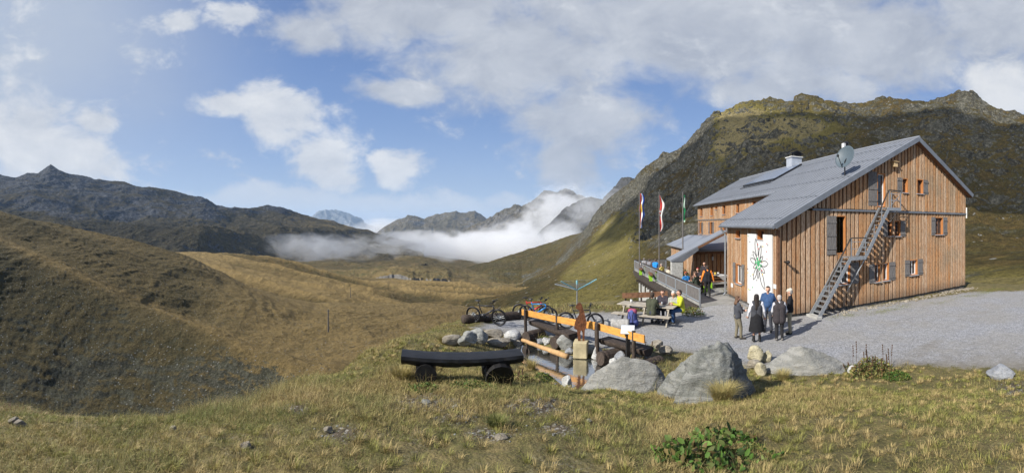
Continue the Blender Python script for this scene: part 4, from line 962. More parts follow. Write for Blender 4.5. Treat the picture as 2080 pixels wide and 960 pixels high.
# ------------------------------------------------------------------ porch roof, rear lean-to, terrace, railing, flags
def porch():
    v = 10.4
    def cp(X, Y): # pixel on the vertical plane at v (local u, z)
        t = (X-1040)/FW; dr = Vector((math.sin(t), math.cos(t), 0)); k = (PV+v)/dr.dot(VX); return dr.dot(UX)*k-PU, HC+(HZ-Y)/FW*k
    t = thing('porch_canopy', 'sloping grey sheet metal canopy on a rough plaster pillar beside the terrace', 'canopy', HW(-3.0, v, 0), HRZ)
    a, b = cp(1363, 528), cp(1476, 468)
    mb = MB(); L = lambda p, dv, dz: (p[0]+3.0, dv, p[1]+dz)
    mb.hexa([L(a,0,-.10),L(b,0,-.10),L(b,1.5,-.10),L(a,1.5,-.10),L(a,0,0),L(b,0,0),L(b,1.5,0),L(a,1.5,0)]); mb.obj('canopy_roof', M_ROOF, t)
    c1, c2, c3 = cp(1419, 507), cp(1418, 498), cp(1388, 528)
    mb = MB(); q = [(a[0]+3, a[1]-.1), (a[0]+3, a[1]-.13), (c3[0]+3, a[1]-.12), (c1[0]+3, c1[1]-.03), (c2[0]+3, c2[1]-.1)]
    mb.prism([(x, z) for x, z in q], -.03, .03); mb.obj('fascia_panel', M_ROOFD, t)
    mb = MB(); mb.bar(L(c2, -.02, -.16), L(b, -.02, -.16), .06, .14); mb.obj('barge_board', M_BROWNWOOD, t)
    x0, x1 = cp(1365, 540)[0], cp(1387, 540)[0]
    mb = MB(); mb.box(x0+3, x1+3, .0, .5, -.1, a[1]-.135); mb.obj('pillar', simple('rough_plaster', (0.40,0.40,0.38), .95, var=.2, scale=9, bump=.9, bscale=22), t)
porch()
def leanto():
    V0 = 12.0
    t = thing('lean_to', 'low wooden lean-to with grey hipped roof behind the terrace tables', 'building', HW(-.6, V0, 0), HRZ)
    planks(lambda s, o, z: (s+.6, -o, z), -.45, 3.62, lambda u: .05, lambda u: 2.35, [], 31, .05, wide=(.2,.26), nar=(.06,.1)).obj('front_wall', MP, t)
    pl = lambda s, o, z: (.15-o, s, z)
    planks(pl, 0.0, 7.5, lambda u: .05, lambda u: 2.35, [], 32, .3).obj('side_wall', MP, t)
    mb = MB(); e = [(-.2,-.9,2.42),(4.2,-.9,2.42),(4.2,7.8,2.42),(-.2,7.8,2.42)]; r = [(1.5,1.6,3.25),(4.2,1.6,3.25),(4.2,6.6,3.25),(1.5,6.6,3.25)]
    mb.add(e+r+[(x, y, z-.1) for x, y, z in e], [(0,1,5,4),(1,2,6,5),(2,3,7,6),(3,0,4,7),(4,5,6,7),(8,9,1,0),(9,10,2,1),(10,11,3,2),(11,8,0,3),(8,11,10,9)]); mb.obj('roof', M_ROOF, t)
    mb = MB(); mb.tube([(-.2,-.98,2.36),(4.2,-.98,2.36)], .07, 8); mb.obj('gutter', M_ROOFD, t)
    mb = MB(); mb.box(-.1, 4.2, -.8, -.72, 2.1, 2.3); mb.obj('beam', M_BROWNWOOD, t)
    mb = MB(); mb.box(3.35, 3.5, -.06, -.001, 0.1, 2.2); mb.obj('corner_trim', M_WHITE, t); mb = MB(); mb.tube([(1.55,-.1,1.6),(1.55,-.1,1.85)], .07, 8); mb.obj('wall_lamp', M_WHITE, t)
leanto()
R0 = Vector(HL(G(1421.5, 618, 0))); R0.z = 0
_p = P(1289, 546, 37.4); R1 = Vector(HL(_p)); R1.z = 0
def terrace():
    t = thing('terrace', 'raised terrace of grey boards over a pale concrete basement', 'terrace', HW(0, 0, 0), HRZ)
    a, b = R0, R1
    mb = MB()
    # deck slab polygon in local coords, thickness .12
    poly = [(a.x, a.y), (.0-.05, a.y-.35), (-.05, A_D+.02), (3.6, A_D+.1), (3.6, 11.9), (-.5, 12.0), (-.5, b.y), (b.x, b.y)]
    n = len(poly); vs = [(x, y, .03) for x, y in poly]+[(x, y, -.14) for x, y in poly]
    mb.add(vs, [tuple(range(n)), tuple(range(2*n-1, n-1, -1))]+[(i, n+i, n+(i+1) % n, (i+1) % n) for i in range(n)])
    mb.obj('deck', simple('deck_slabs', (0.27,0.265,0.25), .9, var=.16, scale=1.2, bump=.2, bscale=20), t)
    d = (b-a).normalized(); nrm = Vector((-d.y, d.x, 0))
    if nrm.x > 0: nrm = -nrm
    for k, (o, z0, z1) in enumerate(((.10, -.30, -.06), (.04, -.52, -.31), (-.12, -.72, -.53))):
        mb = MB(); mb.bar(a+nrm*o+Vector((0,0,(z0+z1)/2)), b+nrm*o+Vector((0,0,(z0+z1)/2)), .10, z1-z0); mb.obj('edge_beam', M_DARKWOOD, t)
    f0, f1 = .42, .985
    pl = lambda s, o, z: tuple(a+(b-a)*0+d*s+nrm*(o-.35)+Vector((0,0,z)))
    Lr = (b-a).length
    mb = MB(); wins = []
    for i in range(4):
        s_ = Lr*(.60+.10*i); wins.append((s_, s_+.8))
    pbox(mb, pl, Lr*.40, Lr*.985, -.3, 0, -5, -.75); mb.obj('basement_wall', M_CONC, t)
    for s0, s1 in wins:
        mb = MB(); pbox(mb, pl, s0, s1, -.02, .02, -2.0, -.95); f = mb.obj('window', M_WHITE, t)
        mb = MB(); pbox(mb, pl, s0+.08, s1-.08, .021, .028, -1.92, -1.03); mb.obj('pane', M_GLASS, f)
    # stub floor joists
    for i in range(12):
        mb = MB(); s_ = Lr*(.36+.05*i); pbox(mb, pl, s_, s_+.12, 0, .5, -.93, -.74); mb.obj('joist', M_DARKWOOD, t)
    mb = MB(); pbox(mb, pl, 0.0, Lr*.40, -.3, -.12, -2, -.74); mb.obj('skirting_boards', M_DARKWOOD, t)
terrace()
def rail_run(name, label, a, b, n, world=True):
    t = thing(name, label, 'railing', HW(a.x, a.y, .03), HRZ); b = b-a; L = b.length; d = b.normalized(); nr = Vector((-d.y, d.x, 0)); H_ = .88
    pts = [d*(L*k/n) for k in range(n+1)]
    for p_ in pts: mb = MB(); mb.bar(p_+Vector((0,0,-.25)), p_+Vector((0,0,H_-.03)), .07, .07, up=nr); mb.obj('post', M_GALV if n > 4 else M_GREYWOOD, t)
    mb = MB(); mb.bar(Vector((0,0,H_)), b+Vector((0,0,H_)), .14, .05); mb.obj('top_rail', M_DARKWOOD, t)
    for p_, q_ in zip(pts[:-1], pts[1:]):
        e0, e1 = p_+d*.06, q_-d*.06
        fr = MB()
        for z in (.10, .78): fr.bar(e0+Vector((0,0,z)), e1+Vector((0,0,z)), .045, .05)
        for e in (e0, e1): fr.bar(e+Vector((0,0,.126)), e+Vector((0,0,.754)), .045, .045, up=nr)
        pn = fr.obj('panel_frame', simple('rail_blue_grey', (0.27,0.31,0.36), .55, .1), t)
        sl = MB(); l = (e1-e0).length; m_ = max(4, int(l/.10))
        for k in range(m_): c_ = e0+(e1-e0)*((k+.5)/m_); sl.bar(c_+Vector((0,0,.128)), c_+Vector((0,0,.752)), l/m_*.86, .02, up=nr)
        sl.obj('slats', M_GREYWOOD, pn)
    return t
rail_run('terrace_railing', 'long weathered grey slat railing with blue-grey frames along the terrace edge', R0, R1, 8)
rail_run('end_railing', 'dark far end railing closing the terrace behind the flagpoles', R1, Vector((-.5, R1.y, 0)), 2)
# flags
def flagpole(X, d, top, label):
    p = P(X, 500, d); t = thing('flagpole', label, 'flagpole', (p.x, p.y, .03)); zt_ = HC+(HZ-top)/FW*d
    mb = MB(); mb.tube([(0,0,0),(0,0,zt_)], [.055,.035], 8); mb.obj('pole', M_GREYWOOD, t)
    mb = MB(); mb.ell((0,0,zt_),(.06,.06,.06)); mb.obj('finial', M_GREYWOOD, t)
    return t, zt_
def cloth(name, label, X, d, y0, y1, wd, bands, swap, emblem=None, seed=0):
    """limp hanging flag: width folded into pleats, drops from y0 to y1 (photo rows)"""
    z1 = HC+(HZ-y0)/FW*d; z0 = HC+(HZ-y1)/FW*d; p = P(X, 400, d); rt = Vector((math.cos((X-1040)/FW), -math.sin((X-1040)/FW), 0)); fw = Vector((rt.y, -rt.x, 0))
    nu, nv = 40, 44; V = []; c = []; F = []; rg = random.Random(seed); ph = rg.random()*6
    for j in range(nv+1):
        f = j/nv; z = z1+(z0-z1)*f
        ww = wd*(.75+.25*math.sin(f*5+ph)+.25*math.sin(f*11+ph*2))*(0.55+.9*min(1, f*5))*(1-.5*max(0, (f-.9)/.1))
        for i in range(nu+1):
            u = i/nu; s = u*ww; q = .09*math.sin(u*9+f*3+ph)*u**.5*wd/.4+.03*math.sin(f*17+u*4)
            V.append(tuple(rt*(s+.05+.03*math.sin(f*9+ph))+fw*q+Vector((0,0,z-.12*u*math.sin(f*3)))))
            b = bands(u, f); c.append(b)
    for j in range(nv):
        for i in range(nu): k = j*(nu+1)+i; F.append((k, k+1, k+nu+2, k+nu+1))
    mb = MB(); mb.v = V; mb.f = F; mb.c = c; mb.fm = [0]*len(F)
    def fn(T, out):
        at = T.node('ShaderNodeAttribute', attribute_name='pc'); b_ = T.node('ShaderNodeBsdfPrincipled', {'Base Color': at.outputs['Color'], 'Roughness': .8})
        tr = T.node('ShaderNodeBsdfTranslucent', {'Color': at.outputs['Color']}); mx = T.node('ShaderNodeMixShader', {0: .3, 1: b_.outputs[0], 2: tr.outputs[0]}); T.l.new(mx.outputs[0], out.inputs[0])
    o = mb.obj(name, mat('flag_cloth', fn), None, True, (p.x, p.y, 0)); so_ = o.modifiers.new('s', 'SOLIDIFY'); so_.thickness = .006
    tag(o, label, 'flag')
RED, WHT, BLU, YEL, GRN = (.62,.05,.04), (.75,.75,.73), (.03,.12,.50), (.70,.50,.04), (.02,.28,.10)
def b1(u, f):
    if .28 < f < .54 and abs(u-.38)/.24 < math.sqrt(max(0, 1-((f-.41)/.13)**2)): return YEL if (int(f*60)+int(u*12)) % 4 else (.25,.12,.05)
    return RED if u < .30 else (WHT if u < .58 else BLU)
def b2(u, f): return WHT if (.42 < f < .47 or .52 < f < .56) and u < .6 else (RED if u < .5 else WHT)
def b3(u, f): return ((.55,.68,.58) if (.08 < f < .45 and u > .25) or f > .93 else GRN)
flagpole(1299, 34.0, 391, 'tall grey wooden flagpole at the far end of the terrace carrying the blue edged flag'); cloth('flag', 'red white and blue flag with a yellow crest hanging limp on its pole', 1299, 34.0, 393, 463, .30, b1, 0, seed=1)
flagpole(1339, 31.5, 392, 'slender grey flagpole standing between the other two poles'); cloth('flag', 'red and white flag hanging limp on the middle pole', 1339, 31.5, 396, 470, .21, b2, 0, seed=2)
flagpole(1387, 29.5, 392, 'slender flagpole rising behind the porch canopy'); cloth('flag', 'narrow green flag with a pale band hanging beside the hut', 1387, 29.5, 396, 451, .13, b3, 0, seed=3)
# ------------------------------------------------------------------ people
def m_cloth(name, col, rough=.9, var=.12, scale=9): return simple('cloth_'+name, col, rough, var=var, scale=scale, bump=.25, bscale=16)
SKIN = simple('skin', (0.52, 0.29, 0.20), .55, var=.06, scale=8)
def cap_geo(mb, a, b, ra, rb, n=14):
    a, b = Vector(a), Vector(b); d = b-a; L = d.length
    if L < 1e-4: mb.ell(a, (ra, ra, ra), n, 8); return
    d.normalize(); pts = []; rr = []
    for k in range(5): t = math.pi/2*(1-k/4); pts.append(a-d*ra*math.sin(t)); rr.append(max(ra*math.cos(t), .0008))
    for k in range(5): t = math.pi/2*k/4; pts.append(b+d*rb*math.sin(t)); rr.append(max(rb*math.cos(t), .0008))
    mb.tube(pts, rr, n)
def fuse(name, prims, m, parent, voxel=.012, smooth=3, mats_of=None):
    """tapered capsules melted into ONE continuous surface; several materials follow the nearest capsule"""
    mb = MB()
    for p in prims: cap_geo(mb, p[0], p[1], p[2], p[3])
    me = bpy.data.meshes.new('tmp'); me.from_pydata(mb.v, [], mb.f); o = bpy.data.objects.new('tmp', me); C.objects.link(o)
    r = o.modifiers.new('r', 'REMESH'); r.mode = 'VOXEL'; r.voxel_size = voxel
    s_ = o.modifiers.new('s', 'SMOOTH'); s_.factor = .5; s_.iterations = smooth
    dg = bpy.context.evaluated_depsgraph_get(); nm = bpy.data.meshes.new_from_object(o.evaluated_get(dg))
    bpy.data.objects.remove(o); bpy.data.meshes.remove(me); nm.name = name
    ms = m if isinstance(m, (list, tuple)) else [m]; nm.materials.clear()
    for q in ms: nm.materials.append(q)
    n = len(nm.polygons)
    if len(ms) > 1 and n:
        c = np.zeros(n*3); nm.polygons.foreach_get('center', c); c = c.reshape(-1, 3); best = np.full(n, 1e9); idx = np.zeros(n, np.int32)
        for p in prims:
            a, b = np.array(p[0]), np.array(p[1]); ab = b-a; t = np.clip(((c-a)@ab)/(ab@ab+1e-9), 0, 1)
            d = np.linalg.norm(c-a-t[:, None]*ab, axis=1)-(p[2]+(p[3]-p[2])*t); k = d < best; best[k] = d[k]; idx[k] = p[4] if len(p) > 4 else 0
        nm.polygons.foreach_set('material_index', idx)
    nm.polygons.foreach_set('use_smooth', [True]*n); nm.update()
    o = bpy.data.objects.new(name, nm); C.objects.link(o); o.parent = parent; return o
V3 = Vector
STAND = dict(pel=(0,0,.95), chest=(0,0,1.27), neck=(0,-.01,1.47), head=(0,.02,1.62), face=(0,1,-.05),
  shl=(-.185,0,1.41), shr=(.185,0,1.41), ell=(-.25,-.02,1.12), elr=(.25,-.02,1.12), wrl=(-.25,.10,.88), wrr=(.25,.10,.88),
  hil=(-.09,0,.92), hir=(.09,0,.92), knl=(-.10,.03,.50), knr=(.10,.03,.50), anl=(-.11,-.01,.09), anr=(.11,-.01,.09), tol=(-.13,.15,.04), tor=(.13,.15,.04))
SIT = dict(STAND, pel=(0,0,.55), chest=(0,.05,.86), neck=(0,.07,1.06), head=(0,.11,1.21), shl=(-.185,.06,1.0), shr=(.185,.06,1.0),
  ell=(-.24,.16,.76), elr=(.24,.16,.76), wrl=(-.12,.40,.80), wrr=(.12,.40,.80), hil=(-.09,.02,.54), hir=(.09,.02,.54),
  knl=(-.14,.46,.52), knr=(.14,.46,.52), anl=(-.14,.42,.09), anr=(.14,.42,.09), tol=(-.15,.57,.04), tor=(.15,.57,.04))
def person(label, loc, face, h=1.75, pose=None, base=STAND, top='navy', topc=(.05,.1,.22), sleeve='long', legs=(.05,.05,.055), shoes=(.03,.03,.03), hair=(.05,.03,.02), hairlen=0, hat=None,
           vest=None, skirt=None, wide=1.0, voxel=.010, group=None, glasses=False, name='person', sleevec=None):
    k = h/1.75; J = dict(base); J.update(pose or {}); J = {a: V3(b)*(1 if a == 'face' else k) for a, b in J.items()}
    for a in ('hil','hir'): J[a].x *= wide
    t = thing(name, label, 'person', loc, face, group)
    tr = []; W = wide
    mid = (J['pel']+J['chest'])/2
    def torso(inf, lo=0.0, hem=0.0):
        P_ = []
        for s_ in (-1, 1):
            dx = V3((s_*.075*W*k, 0, 0))
            P_.append((J['pel']+dx-V3((0,0,hem)), mid+dx*.9, (.125*W+inf)*k, (.115*W+inf)*k)); P_.append((mid+dx*.9, J['chest']+dx*1.15, (.115*W+inf)*k, (.118*W+inf)*k))
        P_.append((J['chest'], (J['shl']*.55+J['neck']*.45), (.115*W+inf)*k, (.068+inf)*k)); P_.append((J['chest'], (J['shr']*.55+J['neck']*.45), (.115*W+inf)*k, (.068+inf)*k))
        if W > 1.05: P_.append((mid+V3((0,.06*W*k,-.04)), mid+V3((0,.05*k,.08)), (.12*W+inf)*k, (.11*W+inf)*k))
        return P_
    def arm(s_, inf, full=True, half=False):
        a, b, c = J['sh'+s_], J['el'+s_], J['wr'+s_]
        o_ = [(J['chest']*.4+a*.6, a, (.075+inf)*k, (.062+inf)*k), (a, b if not half else a*.4+b*.6, (.060+inf)*k, (.044+inf)*k)]
        if full: o_.append((b, c, (.042+inf)*k, (.028+inf*.9)*k))
        return o_
    def leg(s_, inf, full=True): 
        a, b, c = J['hi'+s_], J['kn'+s_], J['an'+s_]
        return [(a, b, (.090*W+inf)*k, (.058+inf)*k), (b, c, (.056+inf)*k, (.038+inf*1.3)*k)]
    def foot(s_, inf): return [(J['an'+s_]-V3((0,.03*k,.03*k)), J['to'+s_], (.040+inf)*k, (.034+inf)*k)]
    def hand(s_):
        a, b = J['wr'+s_], J['wr'+s_]-J['el'+s_]; d = b.normalized(); sg = -1 if s_ == 'l' else 1
        side = d.cross(V3((0,1,0)) if abs(d.y) < .8 else V3((0,0,1))).normalized(); nm_ = side.cross(d)
        if side.x*sg > 0 and abs(d.y) < .8: pass
        pr = [(a, a+d*.075*k, .030*k, .034*k), (a+d*.06*k-side*.014*k, a+d*.085*k-side*.03*k, .02*k, .016*k), (a+d*.06*k+side*.014*k, a+d*.085*k+side*.03*k, .02*k, .016*k)]
        for i, (o_, L_) in enumerate(((-.033,.062),(-.011,.075),(.011,.07),(.033,.055))):
            r0 = a+d*.09*k+side*o_*k; r1 = r0+d*L_*.55*k+nm_*.006*k; pr += [(r0, r1, .0098*k, .0092*k), (r1, r1+(d*.75+nm_*.6).normalized()*L_*.5*k, .0092*k, .0082*k)]
        th = a+d*.03*k-side*.03*k; pr += [(th, th+(d*.7-side*.7)*.045*k, .013*k, .011*k), (th+(d*.7-side*.7)*.045*k, th+(d*1.1-side*.7)*.07*k, .011*k, .009*k)]
        return pr
    f = J['face'].normalized(); hd = J['head']; rt = f.cross(V3((0,0,1))).normalized(); up = rt.cross(f)
    headp = [(J['neck']-V3((0,0,.05*k)), hd-up*.06*k, .056*k, .052*k), (hd+up*.035*k-f*.018*k, hd+up*.03*k+f*.012*k, .094*k, .090*k), (hd-up*.055*k+f*.022*k, hd+up*.0*k+f*.03*k, .050*k, .066*k),
             (hd+f*.088*k+up*.02*k, hd+f*.108*k-up*.012*k, .009*k, .014*k), (hd+f*.082*k-up*.045*k-rt*.014*k, hd+f*.082*k-up*.045*k+rt*.014*k, .012*k, .012*k),
             (hd+rt*.084*k+up*.012*k-f*.012*k, hd+rt*.09*k-up*.02*k-f*.01*k, .016*k, .012*k), (hd-rt*.084*k+up*.012*k-f*.012*k, hd-rt*.09*k-up*.02*k-f*.01*k, .016*k, .012*k)]
    body = torso(-.01)+headp
    for s_ in 'lr': body += arm(s_, 0)+leg(s_, -.004)+foot(s_, -.004)+hand(s_)
    fuse('body', body, SKIN, t, voxel*.85)
    mt = m_cloth(top, topc)
    tp = torso(.010, hem=.02*k)
    for s_ in 'lr': tp += arm(s_, .014, sleeve == 'long', False)
    tp.append((J['neck']-V3((0,0,.035*k)), J['neck']+V3((0,0,.0)), .068*k, .062*k))
    fuse('jacket' if sleeve == 'long' else 'shirt', tp, m_cloth(sleevec[0], sleevec[1]) if sleevec else mt, t, voxel)
    if sleevec and not vest: fuse('waistcoat', torso(.026, hem=.06*k), mt, t, voxel)
    if vest: fuse('waistcoat', torso(.024 if skirt else .034, hem=-.02*k if skirt else .16*k), m_cloth(vest[0], vest[1]), t, voxel)
    if not skirt:
        lp = [(J['pel']+V3((-.06*W*k,0,0)), J['pel']+V3((.06*W*k,0,0)), .130*W*k, .130*W*k)]
        for s_ in 'lr': lp += leg(s_, .016)
        fuse('trousers', lp, m_cloth('t%02d%02d%02d' % tuple(int(c*99) for c in legs), legs), t, voxel)
    else:
        sk = MB(); n = 44; rows = [(1.06, .165), (1.0, .195), (.90, .225), (.66, .25), (.44, .285), (.40, .285)]; vs = []
        for z, r in rows:
            for i in range(n): a = 2*math.pi*i/n; q = 1+.06*(1 if i % 2 else -1)*(1-z)*1.6; vs.append((r*q*math.cos(a)*k, r*q*.86*math.sin(a)*k, z*k))
        sk.add(vs, [(j*n+i, j*n+(i+1) % n, (j+1)*n+(i+1) % n, (j+1)*n+i) for j in range(len(rows)-1) for i in range(n)]+[tuple(range(n))]); sk.obj('skirt', m_cloth('skirt', skirt), t, True)
    for s_ in 'lr':
        sp_ = foot(s_, .008)
        if skirt: sp_ += [(J['an'+s_]-V3((0,0,.02)), J['an'+s_]+V3((0,.005,.13*k)), .052*k, .054*k)]
        fuse('shoe', sp_, simple('shoe%02d%02d' % (int(shoes[0]*99), int(shoes[2]*99)), shoes, .6), t, voxel)
    if hair:
        hc = hd+up*.045*k-f*.028*k
        hp = [(hc, hc-up*.055*k-f*.01*k, .098*k, .084*k), (hd+up*.085*k+f*.03*k, hd+up*.06*k-f*.03*k, .050*k, .07*k)]
        if hairlen: hp += [(hc-up*.06*k, J['neck']-f*.10*k-V3((0,0,hairlen*k)), .085*k, .055*k), (hc-up*.05*k+rt*.04*k, J['neck']-f*.07*k+rt*.07*k-V3((0,0,hairlen*.6*k)), .06*k, .04*k), (hc-up*.05*k-rt*.04*k, J['neck']-f*.07*k-rt*.07*k-V3((0,0,hairlen*.6*k)), .06*k, .04*k)]
        fuse('hair', hp, simple('hair%02d%02d' % (int(hair[0]*99), int(hair[2]*99)), hair, .7, var=.2, scale=30, stretch=(1, 1, .2)), t, voxel)
    if hat:
        kind, hc_ = hat; m_ = m_cloth('hat%02d%02d' % (int(hc_[0]*99), int(hc_[2]*99)), hc_)
        if kind == 'flat': hp = [(hd+up*.085*k-f*.03*k, hd+up*.078*k+f*.055*k, .088*k, .062*k), (hd+up*.055*k+f*.10*k, hd+up*.052*k+f*.125*k, .03*k, .014*k), (hd+up*.06*k-rt*.03*k+f*.06*k, hd+up*.06*k+rt*.03*k+f*.06*k, .06*k, .06*k)]
        elif kind == 'band': hp = [(hd+up*.045*k-f*.01*k, hd+up*.055*k-f*.01*k, .098*k, .098*k)]
        else: hp = [(hd+up*.06*k-f*.01*k, hd+up*.085*k-f*.01*k, .096*k, .085*k)]
        fuse('hat', hp, m_, t, voxel)
    if glasses:
        g = MB()
        for s_ in (-1, 1): g.ell(hd+f*.092*k+up*.015*k+rt*.03*s_*k, (.024*k, .012*k, .017*k)); g.tube([hd+f*.09*k+up*.02*k+rt*.05*s_*k, hd+up*.02*k+rt*.093*s_*k], .003, 4)
        g.obj('glasses', M_BLACK, t)
    return t
def facing(X): return -((X-1040)/FW) # rotation that looks straight away from the camera at column X
def yardpt(X, Y, z=0.0): p = G(X, Y, z); return (p.x, p.y, gz(p.x, p.y) if z == 0 else z)
def people():
    PI = math.pi
    person('woman in grey jacket and khaki trousers with folded arms', yardpt(1498, 688), facing(1498)-1.15, 1.56,
        dict(ell=(-.23,.10,1.13), elr=(.23,.10,1.13), wrl=(.06,.24,1.16), wrr=(-.06,.23,1.20), anl=(-.11,-.02,.09), anr=(.13,.10,.09), tor=(.17,.26,.04), knr=(.12,.10,.50)),
        top='grey_jacket', topc=(.055,.058,.07), legs=(.17,.15,.105), shoes=(.05,.045,.04), hair=(.11,.06,.035), hairlen=.02)
    person('woman with long dark hair, white blouse and black pleated skirt seen from behind', yardpt(1537, 694), facing(1537)+.1, 1.70,
        dict(ell=(-.27,.0,1.13), elr=(.27,.0,1.13), wrl=(-.30,.14,.93), wrr=(.31,.10,.90), face=(.3,1,-.1)),
        top='white_blouse', topc=(.62,.62,.66), vest=('bodice', (.045,.047,.055)), skirt=(.012,.012,.014), shoes=(.012,.012,.012), hair=(.022,.016,.013), hairlen=.24)
    person('broad man in blue polo shirt standing in front of the climbing panel, facing the camera', yardpt(1560, 674), facing(1560)+PI-.15, 1.78,
        dict(ell=(-.30,-.10,1.12), elr=(.30,-.10,1.12), wrl=(-.16,-.20,.95), wrr=(.16,-.20,.95), anl=(-.13,0,.09), anr=(.13,0,.09)),
        top='blue_polo', topc=(.035,.075,.17), sleeve='short', legs=(.045,.048,.06), hair=(.05,.035,.025), wide=1.22)
    person('balding grey-haired man in dark waistcoat and striped shirt, seen from behind', yardpt(1583, 691), facing(1583)+.12, 1.64,
        dict(ell=(-.27,.02,1.12), elr=(.27,.02,1.12), wrl=(-.22,.20,.95), wrr=(.24,.20,.97)),
        top='striped_shirt', topc=(.42,.42,.45), vest=('dark_waistcoat', (.040,.034,.037)), legs=(.018,.018,.02), shoes=(.16,.15,.14), hair=(.42,.38,.35), wide=1.15)
    person('man in flat beige cap, black pullover and khaki trousers standing next to the hut corner', yardpt(1605, 678), facing(1605)+1.55, 1.72,
        dict(ell=(-.24,.04,1.12), elr=(.24,.04,1.12), wrl=(-.16,.22,1.0), wrr=(.16,.22,1.0)),
        top='black_pullover', topc=(.012,.012,.015), legs=(.27,.235,.165), shoes=(.02,.02,.02), hair=(.3,.28,.26), hat=('flat', (.50,.46,.38)))
people()
def at_table(c, L, N, s, side, rot=None, dist=.62): # seated place at a picnic bench
    p = c+L*s+N*(side*dist); f = -N*side; return (p.x, p.y, gz(p.x, p.y)), math.atan2(-f.x, f.y) if rot is None else rot
TL, TN = Vector((.752, -.659, 0)), Vector((.659, .752, 0)); TC = Vector((5.66, 16.22, 0))
def seated():
    l, r = at_table(TC, TL, TN, .42, -1); person('person in olive jacket seated with back to the camera at the picnic table', l, r, 1.78, base=SIT, top='olive', topc=(.055,.06,.038), legs=(.04,.045,.06), hair=(.05,.035,.025), voxel=.012)
    l, r = at_table(TC, TL, TN, .50, 1); person('person in dark top and sunglasses facing the camera across the picnic table', l, r, 1.72, base=SIT, top='darkred', topc=(.04,.035,.045), legs=(.04,.045,.06), hair=(.06,.035,.025), glasses=True, voxel=.012)
    l, r = at_table(TC, TL, TN, .98, 1); person('person in pale grey pullover and light cap at the picnic table', l, r, 1.66, base=SIT, top='palegrey', topc=(.32,.33,.30), legs=(.05,.06,.09), hair=(.5,.48,.42), hat=('beanie', (.5,.5,.48)), voxel=.012)
    l, r = at_table(TC, TL, TN, 1.36, 1, dist=.5); person('man in lime yellow jacket, sunglasses and blue jeans at the picnic table', l, r-.9, 1.80, base=SIT, top='lime', topc=(.42,.44,.03), legs=(.04,.09,.20), hair=(.04,.03,.025), glasses=True, voxel=.012)
seated()
def deckpt(X, d, z=.03): p = P(X, 500, d); return (p.x, p.y, z)
def terrace_people():
    person('waiter in black waistcoat with orange and white sleeves walking away across the terrace', deckpt(1437, 23.3), facing(1437)+.1, 1.78,
        dict(ell=(-.28,.0,1.14), elr=(.30,.0,1.14), wrl=(-.33,.10,.90), wrr=(.36,.05,.90), anl=(-.10,.16,.09), tol=(-.11,.30,.05), anr=(.11,-.16,.10), tor=(.12,-.02,.04)),
        top='blackvest', topc=(.015,.015,.02), sleevec=('orange', (.75,.22,.03)), legs=(.015,.015,.02), hair=(.05,.04,.03), voxel=.014)
    q = dict(base=SIT, voxel=.016)
    person('seated guest in blue jacket with orange headband behind the terrace railing', deckpt(1395, 24.0), facing(1395)+.5, 1.74, top='blue', topc=(.02,.16,.42), legs=(.05,.05,.06), hair=(.10,.05,.03), hat=('band', (.55,.10,.03)), **q)
    person('seated guest with bare arms and brown hair beside the blue jacket', deckpt(1408, 24.6), facing(1408)-1.9, 1.70, top='rose', topc=(.30,.17,.13), sleeve='short', legs=(.05,.05,.06), hair=(.09,.05,.03), **q)
    person('seated guest in dark green jacket nearest to the walking waiter', deckpt(1416, 23.6), facing(1416)+1.0, 1.76, top='darkgreen', topc=(.03,.04,.028), legs=(.04,.04,.04), hair=(.06,.04,.03), **q)
    person('seated guest in maroon hat beside the leafy planter', deckpt(1419, 26.4), facing(1419)+2.6, 1.72, top='blackjk', topc=(.03,.025,.03), legs=(.04,.04,.04), hair=None, hat=('beanie', (.22,.02,.03)), **q)
    person('standing guest in black with dark hair behind the waiter', deckpt(1431, 26.0), facing(1431)+2.9, 1.74, top='blackjk', topc=(.03,.025,.03), legs=(.03,.03,.035), hair=(.02,.015,.012), voxel=.016)
    person('seated guest in bright blue shirt near the middle flagpole', deckpt(1331, 32.4), facing(1331)-.3, 1.78, top='brightblue', topc=(.02,.22,.60), legs=(.05,.05,.06), hair=(.10,.07,.05), **q)
    person('seated guest in white shirt at the far end of the terrace', deckpt(1309, 34.2), facing(1309)+.6, 1.7, top='white', topc=(.55,.55,.56), legs=(.1,.1,.12), hair=(.3,.28,.26), **q)
    person('seated guest in grey pullover beside the bright blue shirt', deckpt(1318, 33.4), facing(1318)-.6, 1.7, top='midgrey', topc=(.18,.18,.20), legs=(.1,.1,.12), hair=(.08,.06,.05), **q)
    person('seated guest in yellow jacket in front of the pillar', deckpt(1346, 29.4), facing(1346)+.9, 1.7, top='yellow', topc=(.50,.40,.10), legs=(.1,.1,.12), hair=(.25,.22,.20), **q)
    person('seated guest in pale beige clothes beside the pillar', deckpt(1356, 27.6), facing(1356)-.9, 1.66, top='beige', topc=(.42,.38,.30), legs=(.1,.1,.12), hair=(.12,.09,.07), **q)
terrace_people()
